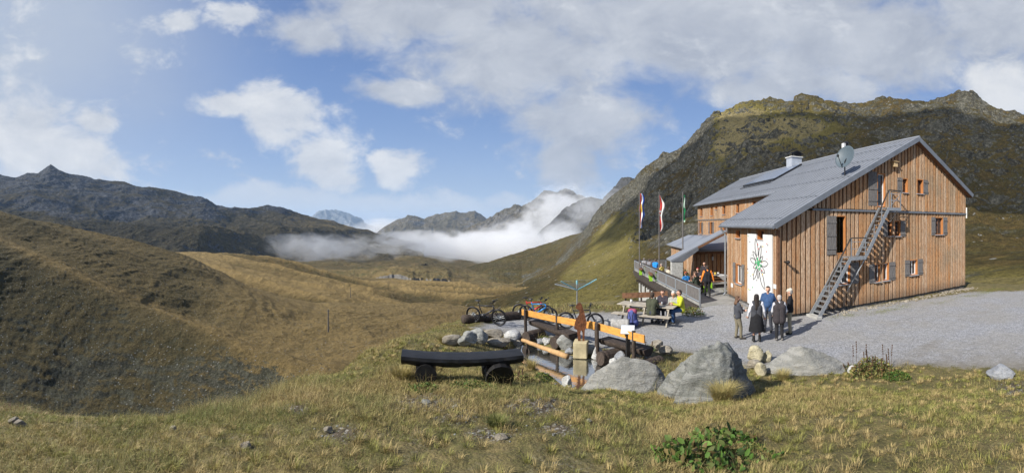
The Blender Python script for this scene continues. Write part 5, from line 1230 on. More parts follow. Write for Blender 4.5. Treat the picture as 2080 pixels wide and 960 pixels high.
# ------------------------------------------------------------------ yard furniture, bikes, logs, rocks
M_BARK = simple('dark_bark', (0.060,0.045,0.036), .9, var=.3, scale=8, stretch=(3,3,1), bump=.7, bscale=12)
M_BLACKWOOD = simple('charred_wood', (0.013,0.012,0.012), .55, var=.3, scale=5, bump=.5, bscale=18, spec=.4)
M_YELWOOD = simple('honey_board', (0.56,0.27,0.06), .6, var=.16, scale=4, stretch=(1,1,5), bump=.15, bscale=20)
M_LOGEND = simple('log_end', (0.16,0.10,0.06), .9, var=.25, scale=10)
M_PALELOG = simple('pale_log', (0.34,0.33,0.31), .9, var=.18, scale=5, stretch=(2,2,2), bump=.4, bscale=14)
M_TABLE = simple('bleached_planks', (0.36,0.32,0.26), .85, var=.15, scale=5, stretch=(1,1,3), bump=.3, bscale=18)
M_POLE = simple('peeled_pole', (0.42,0.26,0.12), .8, var=.15, scale=6)
M_RUST = simple('rust', (0.16,0.062,0.028), .9, var=.3, scale=14, bump=.4, bscale=25)
def halflog(mb, a, b, r, flat=.0, n=14, seed=0, up=True):
    """log sawn flat on top, from a to b (axis), radius r"""
    a, b = Vector(a), Vector(b); d = (b-a).normalized(); s = d.cross(Vector((0,0,1))).normalized(); z = s.cross(d); rg = random.Random(seed); vs = []; m = 9
    for i in range(m+1):
        c = a+(b-a)*i/m; q = r*(1+rg.uniform(-.05,.05))
        for k in range(n+1):
            t = math.pi+math.pi*k/n; vs.append(c+s*q*math.cos(t)+z*(q*math.sin(t)*.95+flat))
    fs = [(i*(n+1)+k, i*(n+1)+k+1, (i+1)*(n+1)+k+1, (i+1)*(n+1)+k) for i in range(m) for k in range(n)]+[(i*(n+1)+n, i*(n+1), (i+1)*(n+1), (i+1)*(n+1)+n) for i in range(m)]
    fs += [tuple(range(n+1)), tuple(m*(n+1)+k for k in range(n, -1, -1))]; mb.add(vs, fs)
def roughlog(mb, a, b, r0, r1, seed=0, n=14, m=14, amp=.05):
    rg = random.Random(seed); a, b = Vector(a), Vector(b); mb.tube([a+(b-a)*i/m+Vector((0,0,rg.uniform(-.01,.01))) for i in range(m+1)], [(r0+(r1-r0)*i/m)*(1+rg.uniform(-amp,amp)) for i in range(m+1)], n)
def rel(o, p): return Vector(p)-Vector(o)
def black_bench():
    x0, x1 = P(816, 715, 7.75), P(1058, 713, 7.95); c = (x0+x1)/2; t = thing('log_bench', 'black weathered log bench on two round log feet in the grass', 'bench', (c.x, c.y, gz(c.x, c.y)))
    o = t.location; d = (x1-x0).normalized(); nr = Vector((-d.y, d.x, 0)).normalized()
    mb = MB(); n = 24; vs = []; rg = random.Random(3); prof = [(-.24,0),(-.25,-.06),(-.22,-.13),(-.12,-.18),(.08,-.19),(.2,-.13),(.23,-.05),(.21,.0),(.1,.008),(-.1,.006)]
    zt = x0.z
    for i in range(n+1):
        f = i/n; c_ = x0+(x1-x0)*f; sag = -.045*(1-(2*f-1)**2)*1.0
        for (y, z) in prof: vs.append(rel(o, c_+nr*(y+rg.uniform(-.008,.008))+Vector((0,0,z*(1+rg.uniform(-.08,.08))+sag))))
    m = len(prof); mb.add(vs, [(i*m+k, i*m+(k+1) % m, (i+1)*m+(k+1) % m, (i+1)*m+k) for i in range(n) for k in range(m)]+[tuple(range(m)), tuple(n*m+k for k in range(m-1, -1, -1))])
    mb.obj('seat', M_BLACKWOOD, t)
    for f in (.20, .80):
        c_ = x0+(x1-x0)*f; g = gz(c_.x, c_.y); r = (zt-.185-g)/2+.03; mb = MB(); roughlog(mb, rel(o, c_-nr*.28+Vector((0,0,g+r-.03-c_.z))), rel(o, c_+nr*.28+Vector((0,0,g+r-.03-c_.z))), r, r, seed=int(f*10)); mb.obj('log_foot', M_BLACKWOOD, t)
black_bench()
def px_on(X, d, z): t = (X-1040)/FW; return Vector((d*math.sin(t), d*math.cos(t), z))
def back_bench(label, posts, bl, br, zt, seat, feet):
    """posts: (X,d); board from bl to br (X,d); seat (X,d)->(X,d)"""
    c = px_on(*posts[0], 0); t = thing('garden_bench', label, 'bench', (c.x, c.y, gz(c.x, c.y)), 0, 'log benches with honey coloured backrests by the pond'); o = t.location
    for i, (X, d) in enumerate(posts):
        p = px_on(X, d, 0); mb = MB(); lean = Vector((-.02, -.02, 0)); roughlog(mb, rel(o, (p.x, p.y, gz(p.x, p.y)-.1)), rel(o, (p.x+lean.x, p.y+lean.y, zt[i]+.03)), .062, .055, seed=i, m=8); mb.obj('back_post', M_BARK, t)
    a, b = px_on(*bl, 0), px_on(*br, 0); a.z = zt[0]-.115; b.z = zt[-1]-.115; d = (b-a).normalized(); nf = Vector((d.y, -d.x, 0)).normalized()
    if nf.dot(Vector((a.x, a.y, 0))) > 0: nf = -nf
    n = 1
    mb = MB(); mb.bar(rel(o, a-nf*.085), rel(o, b-nf*.085), .045, .225); mb.obj('backrest', M_YELWOOD, t, bevel=.008)
    s0, s1 = px_on(*seat[0], 0), px_on(*seat[1], 0); s0.z, s1.z = seat[2]
    mb = MB(); halflog(mb, rel(o, s0), rel(o, s1), .24, seed=4); mb.obj('seat', M_BARK, t)
    for X, d, z, r in feet:
        p = px_on(X, d, z); q = Vector((-nf.x, -nf.y, 0)); mb = MB(); roughlog(mb, rel(o, p), rel(o, p+q*.85), r, r*.95, seed=int(X)); mb.obj('log_foot', M_BARK, t)
back_bench('longer honey coloured log bench with three posts behind the wooden spout', [(1068,15.3),(1132.5,14.3),(1212,13.05)], (1057,15.5), (1207,13.1), [.93,.94,.98], ((1083,15.6),(1165,13.8),(.50,.46)), [(1068,14.5,.13,.20),(1125,13.9,.12,.20)])
back_bench('shorter honey coloured log bench with two posts beside the flat grey boulder', [(1214,12.9),(1288,11.75)], (1193,13.35), (1305,11.3), [1.0,1.08], ((1226,13.3),(1318,12.0),(.47,.50)), [(1219,12.3,.10,.21),(1300,11.5,.12,.17)])
def picnic():
    c = Vector((TC.x, TC.y, gz(TC.x, TC.y))); t = thing('picnic_table', 'long bleached wooden picnic table with attached benches on the gravel', 'table', c, math.atan2(TL.y, TL.x))
    L = 1.28
    for k in range(5): y = -.30+k*.15; mb = MB(); mb.box(-L, L, y-.07, y+.07, .71, .75); mb.obj('top_plank', M_TABLE, t, bevel=.006)
    for s in (-1, 1):
        for j in (0, 1): y = s*(.66+j*.16); mb = MB(); mb.box(-L, L, y-.075, y+.075, .42, .46); mb.obj('seat_plank', M_TABLE, t, bevel=.006)
    for x in (-L+.28, -.05, L-.28):
        mb = MB(); mb.bar((x, -.80, .375), (x, .80, .375), .05, .09); mb.bar((x, -.34, .665), (x, .34, .665), .05, .085); mb.obj('cross_beam', M_TABLE, t)
        for s in (-1, 1): mb = MB(); mb.bar((x+.052, s*.58, 0), (x+.052, s*.26, .70), .05, .10, (0,1,0)); mb.obj('leg', M_TABLE, t)
picnic()
def put_on_table(s, n): p = TC+TL*s+TN*n; return (p.x, p.y, gz(TC.x, TC.y)+.75)
def cup(name, label, cat, loc, r, h, m):
    mb = MB(); mb.lathe(0, 0, [(r*.8,0),(r,h*.5),(r,h),(r*.88,h),(r*.85,h*.1)], 16); tag(mb.obj(name, m, None, True, loc), label, cat)
cup('mug', 'pale mug standing on the left end of the picnic table', 'mug', put_on_table(-.78, .05), .05, .15, M_WHITE)
cup('glass', 'small drinking glass on the picnic table in front of the guests', 'glass', put_on_table(.62, .1), .035, .13, M_SILL)
def backpack(label, loc, rz, m1, m2, s=1.0):
    t = thing('backpack', label, 'backpack', loc, rz)
    fuse('bag', [((0,0,.14*s),(0,.0,.40*s),.15*s,.13*s),((-.07*s,0,.12*s),(.07*s,0,.12*s),.13*s,.13*s),((-.06*s,-.08*s,.16*s),(.06*s,-.08*s,.24*s),.09*s,.08*s)], m1, t, .014)
    fuse('lid', [((-.06*s,0,.45*s),(.06*s,0,.45*s),.09*s,.09*s)], m2, t, .014)
    for x in (-.08, .08): mb = MB(); mb.tube([(x*s,.12*s,.46*s),(x*s,.22*s,.35*s),(x*s*1.1,.2*s,.15*s),(x*s,.1*s,.08*s)], .014, 6); mb.obj('strap', M_BLACK, t)
p = TC+TL*(-.28)+TN*(-.95)
backpack('blue and violet backpack with a pink band leaning against the picnic bench', (p.x, p.y, gz(p.x, p.y)), 2.5, simple('bag_blue', (.07,.09,.26), .8, var=.2), simple('bag_pink', (.30,.07,.12), .8), 1.35)
def dark_bench():
    a, b = P(1264, 605, 20.2), P(1356, 603, 20.0); c = (a+b)/2; t = thing('wooden_bench', 'dark brown bench with one long back board behind the picnic table', 'bench', (c.x, c.y, 0)); o = t.location; d = (b-a).normalized(); nf = Vector((d.y, -d.x, 0))
    mb = MB(); mb.bar(rel(o, a+Vector((0,0,.12))), rel(o, b+Vector((0,0,.16))), .05, .26); mb.obj('backrest', M_BROWNWOOD, t)
    for f in (.08, .43, .9): q = a+(b-a)*f; mb = MB(); mb.bar(rel(o, (q.x, q.y+.06, gz(q.x, q.y)-.3)), rel(o, (q.x, q.y+.06, .72)), .07, .07, (0,1,0)); mb.obj('post', M_BARK, t)
    mb = MB(); mb.bar(rel(o, a*1+Vector((0,-.3,-.18))), rel(o, b+Vector((0,-.3,-.14))), .34, .07); mb.obj('seat', M_DARKWOOD, t)
dark_bench()
def dryer():
    p = px_on(1172, 20.0, 0); t = thing('clothes_dryer', 'rotary clothes dryer with turquoise arms standing in the grass beyond the benches', 'clothes dryer', (p.x, p.y, gz(p.x, p.y)))
    z0 = P(0, 588, 20.0).z-t.location.z; mb = MB(); mb.tube([(0,0,0),(0,0,z0+.4)], .03, 8); mb.obj('pole', M_GALV, t)
    mt = simple('turquoise', (.22,.50,.56), .5, var=.05); ends = []
    mb = MB(); mb.tube([(0,0,z0+.28),(0,0,z0+.46)], .05, 8); mb.obj('cap', mt, t)
    for k, (dx, dy, dz) in enumerate(((-.83,-.25,.46),(.95,-.2,.52),(.83,.55,.22),(-1.05,.5,.22))):
        e = Vector((dx,dy,z0+dz)); ends.append(e); mb = MB(); mb.tube([(0,0,z0-.02), e], .026, 8); mb.obj('arm', mt if k < 2 else M_GALV, t)
    mb = MB(); c0 = Vector((0,0,z0-.02))
    for f in (.35,.48,.61,.74,.87,1.0):
        for i in range(4): mb.tube([c0+(ends[i]-c0)*f, c0+(ends[(i+1) % 4]-c0)*f], .006, 4)
    mb.obj('washing_line', M_GALV, t)
dryer()
def ground_log(name, label, X0, Y0, X1, Y1, r, m, cat='log', seed=0):
    a, b = G(X0, Y0), G(X1, Y1); a.z = gz(a.x, a.y)+r*.85; b.z = gz(b.x, b.y)+r*.85; c = (a+b)/2
    mb = MB(); roughlog(mb, rel(c, a), rel(c, b), r, r*1.05, seed=seed, amp=.07, n=18); tag(mb.obj(name, m, None, True, c), label, cat)
ground_log('log', 'long dark log lying along the yard edge under the leaning mountain bike', 940, 661, 1074, 646, .185, M_BARK, seed=2)
ground_log('log', 'thick pale peeled log lying on the gravel beside the benches', 1213, 668, 1278, 671, .21, M_PALELOG, seed=3)
ground_log('log', 'shorter pale log just beyond the thick peeled one', 1120, 655, 1160, 651, .12, M_PALELOG, seed=5)
def spout():
    a, b = P(1061, 690, 13.9), P(1153, 724, 12.2); t = thing('water_spout', 'peeled wooden pole carrying water down into the small pond', 'water spout', (b.x, b.y, -.1)); o = t.location
    mb = MB(); roughlog(mb, rel(o, a), rel(o, b), .06, .085, seed=8, m=10); mb.obj('pole', M_POLE, t, True)
    q = a+(b-a)*.80; mb = MB(); mb.tube([rel(o, (q.x, q.y, -.5)), rel(o, (q.x, q.y, q.z-.05))], .035, 8); mb.obj('support_stake', M_BARK, t)
    q = a+(b-a)*.12; mb = MB(); mb.tube([rel(o, (q.x, q.y, -.3)), rel(o, (q.x, q.y, q.z-.05))], .035, 8); mb.obj('support_stake', M_BARK, t)
spout()
def sign_stand():
    p = px_on(1275.5, 11.9, 0); t = thing('information_stand', 'small tilted pale information board on a black post beside the bench end', 'sign', (p.x, p.y, gz(p.x, p.y))); z = P(0, 676, 11.9).z-t.location.z
    mb = MB(); mb.box(-.055,.055,-.055,.055,-.1,z); mb.obj('post', M_BLACKWOOD, t)
    mb = MB(); c = Vector((.0,.03,z+.09)); r = Matrix.Rotation(math.radians(-22), 3, 'Z') @ Matrix.Rotation(math.radians(42), 3, 'X'); q = [c+r @ Vector(v) for v in ((-.20,-.15,-.01),(.20,-.15,-.01),(.20,.15,-.01),(-.20,.15,-.01),(-.20,-.15,.012),(.20,-.15,.012),(.20,.15,.012),(-.20,.15,.012))]
    mb.hexa(q); mb.obj('board', simple('board_grey', (.50,.53,.56), .5, var=.06, scale=10), t)
sign_stand()
def rusty_figure():
    p = G(1180, 722, 0); dd = math.hypot(p.x, p.y); k = dd/FW
    hgt = 34*k*1.02; mb = MB(); rg = random.Random(5); w0 = 14*k; c = px_on(1180, dd+.2, 0); g = -.12
    vs = [(x*w0*(1+rg.uniform(-.06,.06)), y*w0*.9*(1+rg.uniform(-.06,.06)), z*(hgt-g*0)+rg.uniform(-.02,.02)) for z in (0,.5,1) for x, y in ((-1,-1),(1,-1),(1,1),(-1,1))]
    mb.add(vs, [(0,3,2,1),(8,9,10,11)]+[(a+o, (a+1) % 4+o, (a+1) % 4+4+o, a+4+o) for o in (0,4) for a in range(4)])
    st = tag(mb.obj('stone_block', simple('yellow_sandstone', (.42,.36,.22), .9, var=.15, scale=4, bump=.6, bscale=9), None, False, (c.x, c.y, g), bevel=.025), 'upright yellowish sandstone block at the edge of the pond', 'stone block'); st.rotation_euler = (0,0,-.35)
    out = [(1174,690),(1172,668),(1166,664),(1167,655),(1170,645),(1176,636),(1177,628),(1173,625),(1169,622),(1170,617),(1174,612),(1178,611),(1182,615),(1184,622),(1187,632),(1189,640),(1192,652),(1191,662),(1188,668),(1187,690),(1183.5,690),(1183,672),(1180,668),(1179,674),(1179.5,690)]
    b0 = 690; mb = MB(); mb.prism([((X-1180)*k, (b0-Y)*k*1.0) for X, Y in out][::-1], -.012, .012); f = tag(mb.obj('rusty_figure', M_RUST, None, False, (c.x, c.y, g+hgt-.01)), 'rusty cut metal figure standing upright on the sandstone block', 'sculpture'); f.rotation_euler = (0,0,facing(1180))
rusty_figure()
# ---- bicycles
def bike(label, loc, rz, lean, col, accent=None):
    t = thing('mountain_bike', label, 'bicycle', loc, rz, 'bicycles parked along the yard edge'); t.rotation_euler = (lean, 0, rz)
    mf = simple('frame_%02d%02d%02d' % tuple(int(c*99) for c in col), col, .35, .2, var=.03); R = .345; xr, xf = -.57, .60
    for nm_, x in (('rear_wheel', xr), ('front_wheel', xf)):
        mb = MB(); mb.tube([(x+(R-.03)*math.cos(a), 0, R+(R-.03)*math.sin(a)) for a in [2*math.pi*i/32 for i in range(32)]], .032, 7, closed=True); w_ = mb.obj(nm_, M_BLACK, t, True)
        mb = MB(); mb.tube([(x+(R-.07)*math.cos(a), 0, R+(R-.07)*math.sin(a)) for a in [2*math.pi*i/32 for i in range(32)]], .011, 5, closed=True); mb.obj('rim', M_BLACK, w_, True)
        mb = MB()
        for i in range(16): a = 2*math.pi*i/16; s_ = .02*(-1)**i; mb.tube([(x, s_, R), (x+(R-.075)*math.cos(a), 0, R+(R-.075)*math.sin(a))], .0025, 3)
        mb.tube([(x,-.05,R),(x,.05,R)], .022, 8); mb.tube([(x,.028,R),(x,.031,R)], .085, 16); mb.obj('spokes', M_GALV, w_)
    bb, st, hd, hb = (-.12,0,.33), (-.27,0,.74), (.37,0,.80), (.41,0,.66)
    mb = MB(); mb.tube([bb, hb], .036, 8); mb.tube([st, hd], .024, 8); mb.tube([bb, st, (-.29,0,.82)], .021, 8); mb.tube([hd, hb], .03, 8); mb.box(-.20,-.02,-.045,.045,.26,.42)
    fr = mb.obj('frame', mf, t, True)
    mb = MB()
    for s_ in (-.05,.05): mb.tube([bb, (xr,s_,R)], .014, 6); mb.tube([(-.24,0,.62), (xr,s_,R)], .013, 6)
    mb.obj('rear_stays', simple('accent', accent, .4) if accent else mf, t)
    mb = MB(); mb.tube([(-.28,0,.78),(-.31,0,.93)], .016, 6); mb.ell((-.32,0,.955), (.14,.065,.028), 10, 6); mb.obj('saddle', M_BLACK, t)
    mb = MB()
    for s_ in (-.055,.055): mb.tube([(.43,s_,.62), (xf,s_,R)], .02, 6)
    mb.tube([(.36,0,.84),(.43,0,.62)], .022, 8); mb.obj('fork', M_BLACK, t)
    mb = MB(); mb.tube([(.35,0,.88),(.36,0,.93),(.42,0,.95)], .02, 6); mb.tube([(.36,-.37,.98),(.40,-.15,.96),(.42,0,.95),(.40,.15,.96),(.36,.37,.98)], .014, 6)
    for s_ in (-.3,.3): mb.tube([(.38,s_,.98),(.48,s_,.95)], .01, 5)
    mb.box(.38,.44,-.05,.05,.96,1.03); mb.obj('handlebar', M_BLACK, t)
    mb = MB(); mb.tube([(-.12,-.09,.33),(-.12,.09,.33)], .012, 6); mb.tube([(-.12,.09,.33),(.03,.09,.27)], .012, 6); mb.tube([(-.12,-.09,.33),(-.27,-.09,.39)], .012, 6); mb.box(-.02,.08,.09,.17,.26,.285); mb.box(-.32,-.22,-.17,-.09,.38,.405)
    mb.tube([(-.12,.05,.33),(-.12,.053,.33)], .08, 16); mb.obj('crank', M_BLACK, t)
def bk(X, Y, rz, lean, label, col, acc=None): p = G(X, Y); bike(label, (p.x, p.y, gz(p.x, p.y)+.0), rz, lean, col, acc)
bk(987, 664, -.42, .10, 'black mountain bike leaning on the long dark log', (.035,.035,.04))
bk(1081, 652, -.30, -.08, 'red mountain bike parked behind the first bench post', (.42,.03,.03), (.03,.03,.03))
bk(1093, 655, -.55, .08, 'blue mountain bike leaning next to the red one', (.03,.17,.42))
bk(1179, 672, -.35, .07, 'black mountain bike standing behind the rusty metal figure', (.03,.03,.035))
# ---- rocks
def m_rock(name, a, b, c_, lichen=(.30,.27,.20)):
    def fn(T, out):
        co = T.node('ShaderNodeTexCoord').outputs['Object']; n = T.noise(co, 1.6, 7, .62, .3); n2 = T.noise(co, 9, 7, .7); n3 = T.noise(co, 42, 4, .7)
        wv = T.noise(T.node('ShaderNodeMapping', {'Vector': co, 'Scale': (1.0, 1.3, 4.2), 'Rotation': (.9, .75, .4)}).outputs[0], 1.7, 8, .68, .6)
        c = T.mix(T.ramp(n, [(.35, 0.0), (.62, 1.0)]), a, b); c = T.mix(T.ramp(wv, [(.42, 0.0), (.60, .75)]), c, c_); c = T.mix(T.ramp(n2, [(.56, 0.0), (.72, .6)]), c, lichen); c = T.mix(T.ramp(n3, [(.3, .6), (.46, 0.0)]), c, tuple(x*.35 for x in a))
        cr = T.ramp(T.m('ABSOLUTE', T.m('SUBTRACT', wv, .5)), [(0.0, 1.0), (.012, 0.0)]); c = T.mix(T.m('MULTIPLY', cr, .6), c, tuple(x*.25 for x in a))
        b_ = T.node('ShaderNodeBsdfPrincipled', {'Base Color': c, 'Roughness': .88, 'Specular IOR Level': .2})
        h = T.m('ADD', T.m('MULTIPLY', wv, .09), T.m('ADD', T.m('MULTIPLY', n2, .04), T.m('MULTIPLY', n3, .012)))
        T.l.new(T.node('ShaderNodeBump', {'Strength': .9, 'Distance': 1.0, 'Height': h}).outputs[0], b_.inputs['Normal']); T.l.new(b_.outputs[0], out.inputs[0])
    return mat(name, fn)
MR = [m_rock('rock_greygreen', (.17,.175,.16), (.26,.265,.25), (.34,.34,.32)), m_rock('rock_pale', (.34,.34,.33), (.46,.46,.45), (.55,.55,.54)), m_rock('rock_brown', (.18,.155,.12), (.27,.235,.18), (.33,.30,.25)),
      m_rock('rock_blue', (.17,.18,.20), (.25,.265,.29), (.33,.34,.36)), m_rock('rock_yellow', (.30,.26,.16), (.42,.37,.24), (.46,.42,.30))]
def ico(sub):
    import bmesh
    bm = bmesh.new(); bmesh.ops.create_icosphere(bm, subdivisions=sub, radius=1); v = np.array([tuple(q.co) for q in bm.verts]); f = np.array([[q.index for q in p.verts] for p in bm.faces]); bm.free(); return v, f
ICO = {k: ico(k) for k in (3, 4, 6)}
def rock_shape(sub, size, seed, cuts=9, rough=.10, flat=None, freq=1.5):
    v, f = ICO[sub]; v = v.copy(); rg = np.random.default_rng(seed)
    for k in range(cuts):
        n = rg.normal(size=3); n /= np.linalg.norm(n); h = rg.uniform(.55,.88); dd = v@n; m = dd > h; v[m] -= np.outer((dd[m]-h)*.93, n)
    if flat: m = v[:, 2] > flat; v[m, 2] = flat+(v[m, 2]-flat)*.15
    q = v*freq+seed*3.1; L = np.linalg.norm(v, axis=1, keepdims=True)+1e-6
    disp = rough*fbm(q[:,0], q[:,1], q[:,2], oct=5 if sub < 6 else 7, seed=seed)+rough*.5*fbm(q[:,0]*1.2, q[:,1]*1.2, q[:,2]*4, oct=3, seed=seed+5, ridged=True)
    v = v+v/L*disp[:, None]*1.3; return v*np.array(size), f
def rock(label, X, Yb, wpx, hpx, m, seed, depth=.8, sub=4, name='rock', sink=.18, group='rocks bordering the pond', rough=.12, cat='rock', flat=None, cuts=9, rot=None, z=None):
    p = GP(X, Yb); d = math.hypot(p.x, p.y); w_ = wpx/FW*d/2; h = hpx/FW*d; d2 = d+w_*depth*.8; c = px_on(X, d2, 0); g = gz(c.x, c.y) if z is None else z
    g = min(p.z, max(g, p.z-.3)); hh = h*1.0/(2-sink)*1.15
    v, f = rock_shape(sub, (w_*1.08, w_*depth, hh), seed, rough=rough, flat=flat, cuts=cuts)
    o = np_mesh(name, v, f, m, True); o.location = (c.x, c.y, g+hh*(1-sink)); o.rotation_euler = (0,0,facing(X)+(rot or 0)); tag(o, label, cat, group); return o
RK = [ # X, Ybottom, w, h, material, depth, label
 (920,704,40,20,2,.7,'low brown rock at the left end of the pond wall'), (950,706,38,26,0,.8,'grey rock with brown stains left of the greenish block'),
 (971,702,36,29,0,.8,'greenish block with a steep dark right side in the pond wall'), (1001,690,44,17,2,.7,'flat brown rock lying behind the greenish block'),
 (1014,706,44,18,2,.7,'reddish brown rock in front of the flat brown one'), (1043,696,38,19,1,.8,'smooth pale flat stone beside the upper end of the spout'),
 (1053,709,26,15,2,.8,'small brown stone under the upper end of the spout'), (1081,694,30,12,1,.8,'pale stone beside the first log foot'),
 (1097,700,22,12,3,.8,'small bluish stone between the two log feet'), (1112,703,24,15,1,.8,'pale angular stone left of the second log foot'),
 (1149,716,36,30,0,.7,'greenish slanted rock left of the sandstone block'), (1158,724,22,15,3,.8,'round bluish stone touching the sandstone block'),
 (1198,722,32,18,0,.8,'grey stone right of the sandstone block'), (1213,735,22,24,1,.7,'upright pale stone beside the third log foot'),
 (1225,748,22,13,3,.8,'bluish stone at the right pond corner'), (1242,752,24,12,1,.8,'small white stone below the third log foot'),
 (1258,735,26,16,3,.8,'grey stone under the shorter bench'), (1247,742,18,12,1,.8,'pale stone between bench foot and flat boulder'),
 (1153,787,23,22,1,.9,'white pitted stone at the near pond edge'), (1179,789,25,23,1,.9,'brighter white stone next to the pitted one'),
 (1133,768,14,9,3,.9,'tiny bluish stone left of the two white stones'), (1336,712,30,17,2,.8,'brown stone behind the flat boulder'),
 (1352,722,26,16,2,.8,'small brown stone against the big boulder'), (1533,742,34,32,4,.7,'yellowish upright stone right of the big boulder'),
 (1558,737,26,20,4,.8,'smaller yellowish stone leaning on the pale slab'), (1532,752,26,18,2,.8,'dark brown stone below the yellowish upright one'),
 (1545,764,24,22,4,.8,'straw coloured stone half hidden in grass'), (1736,760,30,16,1,.8,'small pale stone beside the leafy weed clump'),
 (1500,796,20,14,2,.8,'small brown stone at the foot of the big boulder'),
 (30,862,26,12,2,.8,'pale stone on the brown knoll at the far left'), (42,868,30,14,2,.8,'dark stone just below the pale one at the far left'),
 (352,878,18,10,4,.8,'small pale wedge shaped stone in the left grass'), (440,828,30,10,4,.8,'flat straw coloured stone on the crest of the slope'),
 (500,912,24,10,2,.8,'pale stone in the lower left grass'), (668,882,24,10,2,.8,'pale flat stone in the grass left of the dirt patch'),
 (1020,894,30,9,2,.8,'flat pinkish stone set in the turf below the bench'), (925,830,16,7,0,.8,'small grey stone in the bare patch'),
 (866,822,24,8,0,.8,'flat grey stone in front of the left bench foot'), (1195,858,14,6,0,.8,'tiny pale stone in the turf'),]
for i, (X, Yb, w_, h_, mi, dp, lb) in enumerate(RK): stray = not (900 < X < 1600 and Yb < 800); rock(lb, X, Yb, w_, h_, MR[mi], 20+i, depth=dp, sub=4, cuts=16 if stray else 10, sink=.75 if stray else .2, rough=.07 if stray else .12, group='rocks bordering the pond' if 900 < X < 1360 and Yb < 800 else 'scattered stones')
rock('bluish pointed rock lying alone at the gravel edge on the far right', 2031, 773, 56, 28, MR[3], 71, depth=.7, group='scattered stones')
# three large boulders
def boulder(label, pts, seed, m, rough=.07, base_d=None, cuts=10, tilt=0, sub=6, tp=.30):
    """pts: left X, right X, top Y, base Y, peak position 0..1"""
    x0, x1, yt, yb, pk, dep = pts; Xc = (x0+x1)/2; p = GP(Xc, yb); d = base_d or math.hypot(p.x, p.y); w_ = (x1-x0)/FW*(d+.5)/2
    dd = d+w_*dep; zt = HC+(HZ-yt)/FW*dd; zb = p.z-.25; H2 = (zt-zb)
    v, f = rock_shape(sub, (1,1,1), seed, rough=rough, cuts=cuts, freq=1.3)
    z = v[:, 2]/v[:, 2].max(); sh = np.clip(z, 0, 1)
    v2 = np.stack([v[:, 0]*w_*(1.22-tp*sh**1.3)+(pk-.5)*2*w_*sh**1.3*.8, v[:, 1]*w_*dep*1.1, zb+H2*z], -1)
    c = px_on(Xc, dd, 0); o = np_mesh('boulder', v2-np.array([0,0,zb]), f, m, True); o.location = (c.x, c.y, zb); o.rotation_euler = (0,0,facing(Xc)); tag(o, label, 'boulder'); return o
MBIG = m_rock('boulder_rock', (.105,.11,.10), (.18,.185,.17), (.25,.25,.235), (.20,.185,.14)); MSLAB = m_rock('slab_rock', (.17,.17,.155), (.235,.235,.22), (.29,.285,.265))
boulder('huge pointed grey boulder with greenish veins in front of the gravel yard', (1360,1540,688,818,.47,.62), 303, MBIG, .15, cuts=7, tp=.52)
boulder('lower knobbly shoulder boulder at the foot of the huge pointed one', (1346,1450,716,826,.60,.55), 311, MBIG, .16, base_d=8.55, cuts=8, tp=.45)
boulder('broad flat pale boulder between the pond and the huge boulder', (1196,1345,722,796,.60,.55), 307, MSLAB, .06, cuts=8)
boulder('long pale slab boulder rising from the grass left of the weed clump', (1548,1728,700,762,.36,.42), 317, MSLAB, .06, cuts=9)
# pond water
def water():
    mb = MB(); P_ = [Vector((x, y, -.12)) for x, y in POND]; c = sum(P_, Vector())/len(P_); n = len(P_); q = [c+(p-c)*1.10 for p in P_]
    mb.add(q, [tuple(range(n))])
    def fn(T, out):
        co = T.node('ShaderNodeTexCoord').outputs['Object']; b = T.node('ShaderNodeBsdfPrincipled', {'Base Color': (.035,.04,.035,1), 'Roughness': .04, 'IOR': 1.33, 'Transmission Weight': .55})
        T.l.new(T.node('ShaderNodeBump', {'Strength': .12, 'Distance': .02, 'Height': T.noise(co, 9, 4)}).outputs[0], b.inputs['Normal']); T.l.new(b.outputs[0], out.inputs[0])
    tag(mb.obj('water', mat('water', fn)), kind='structure')
water()
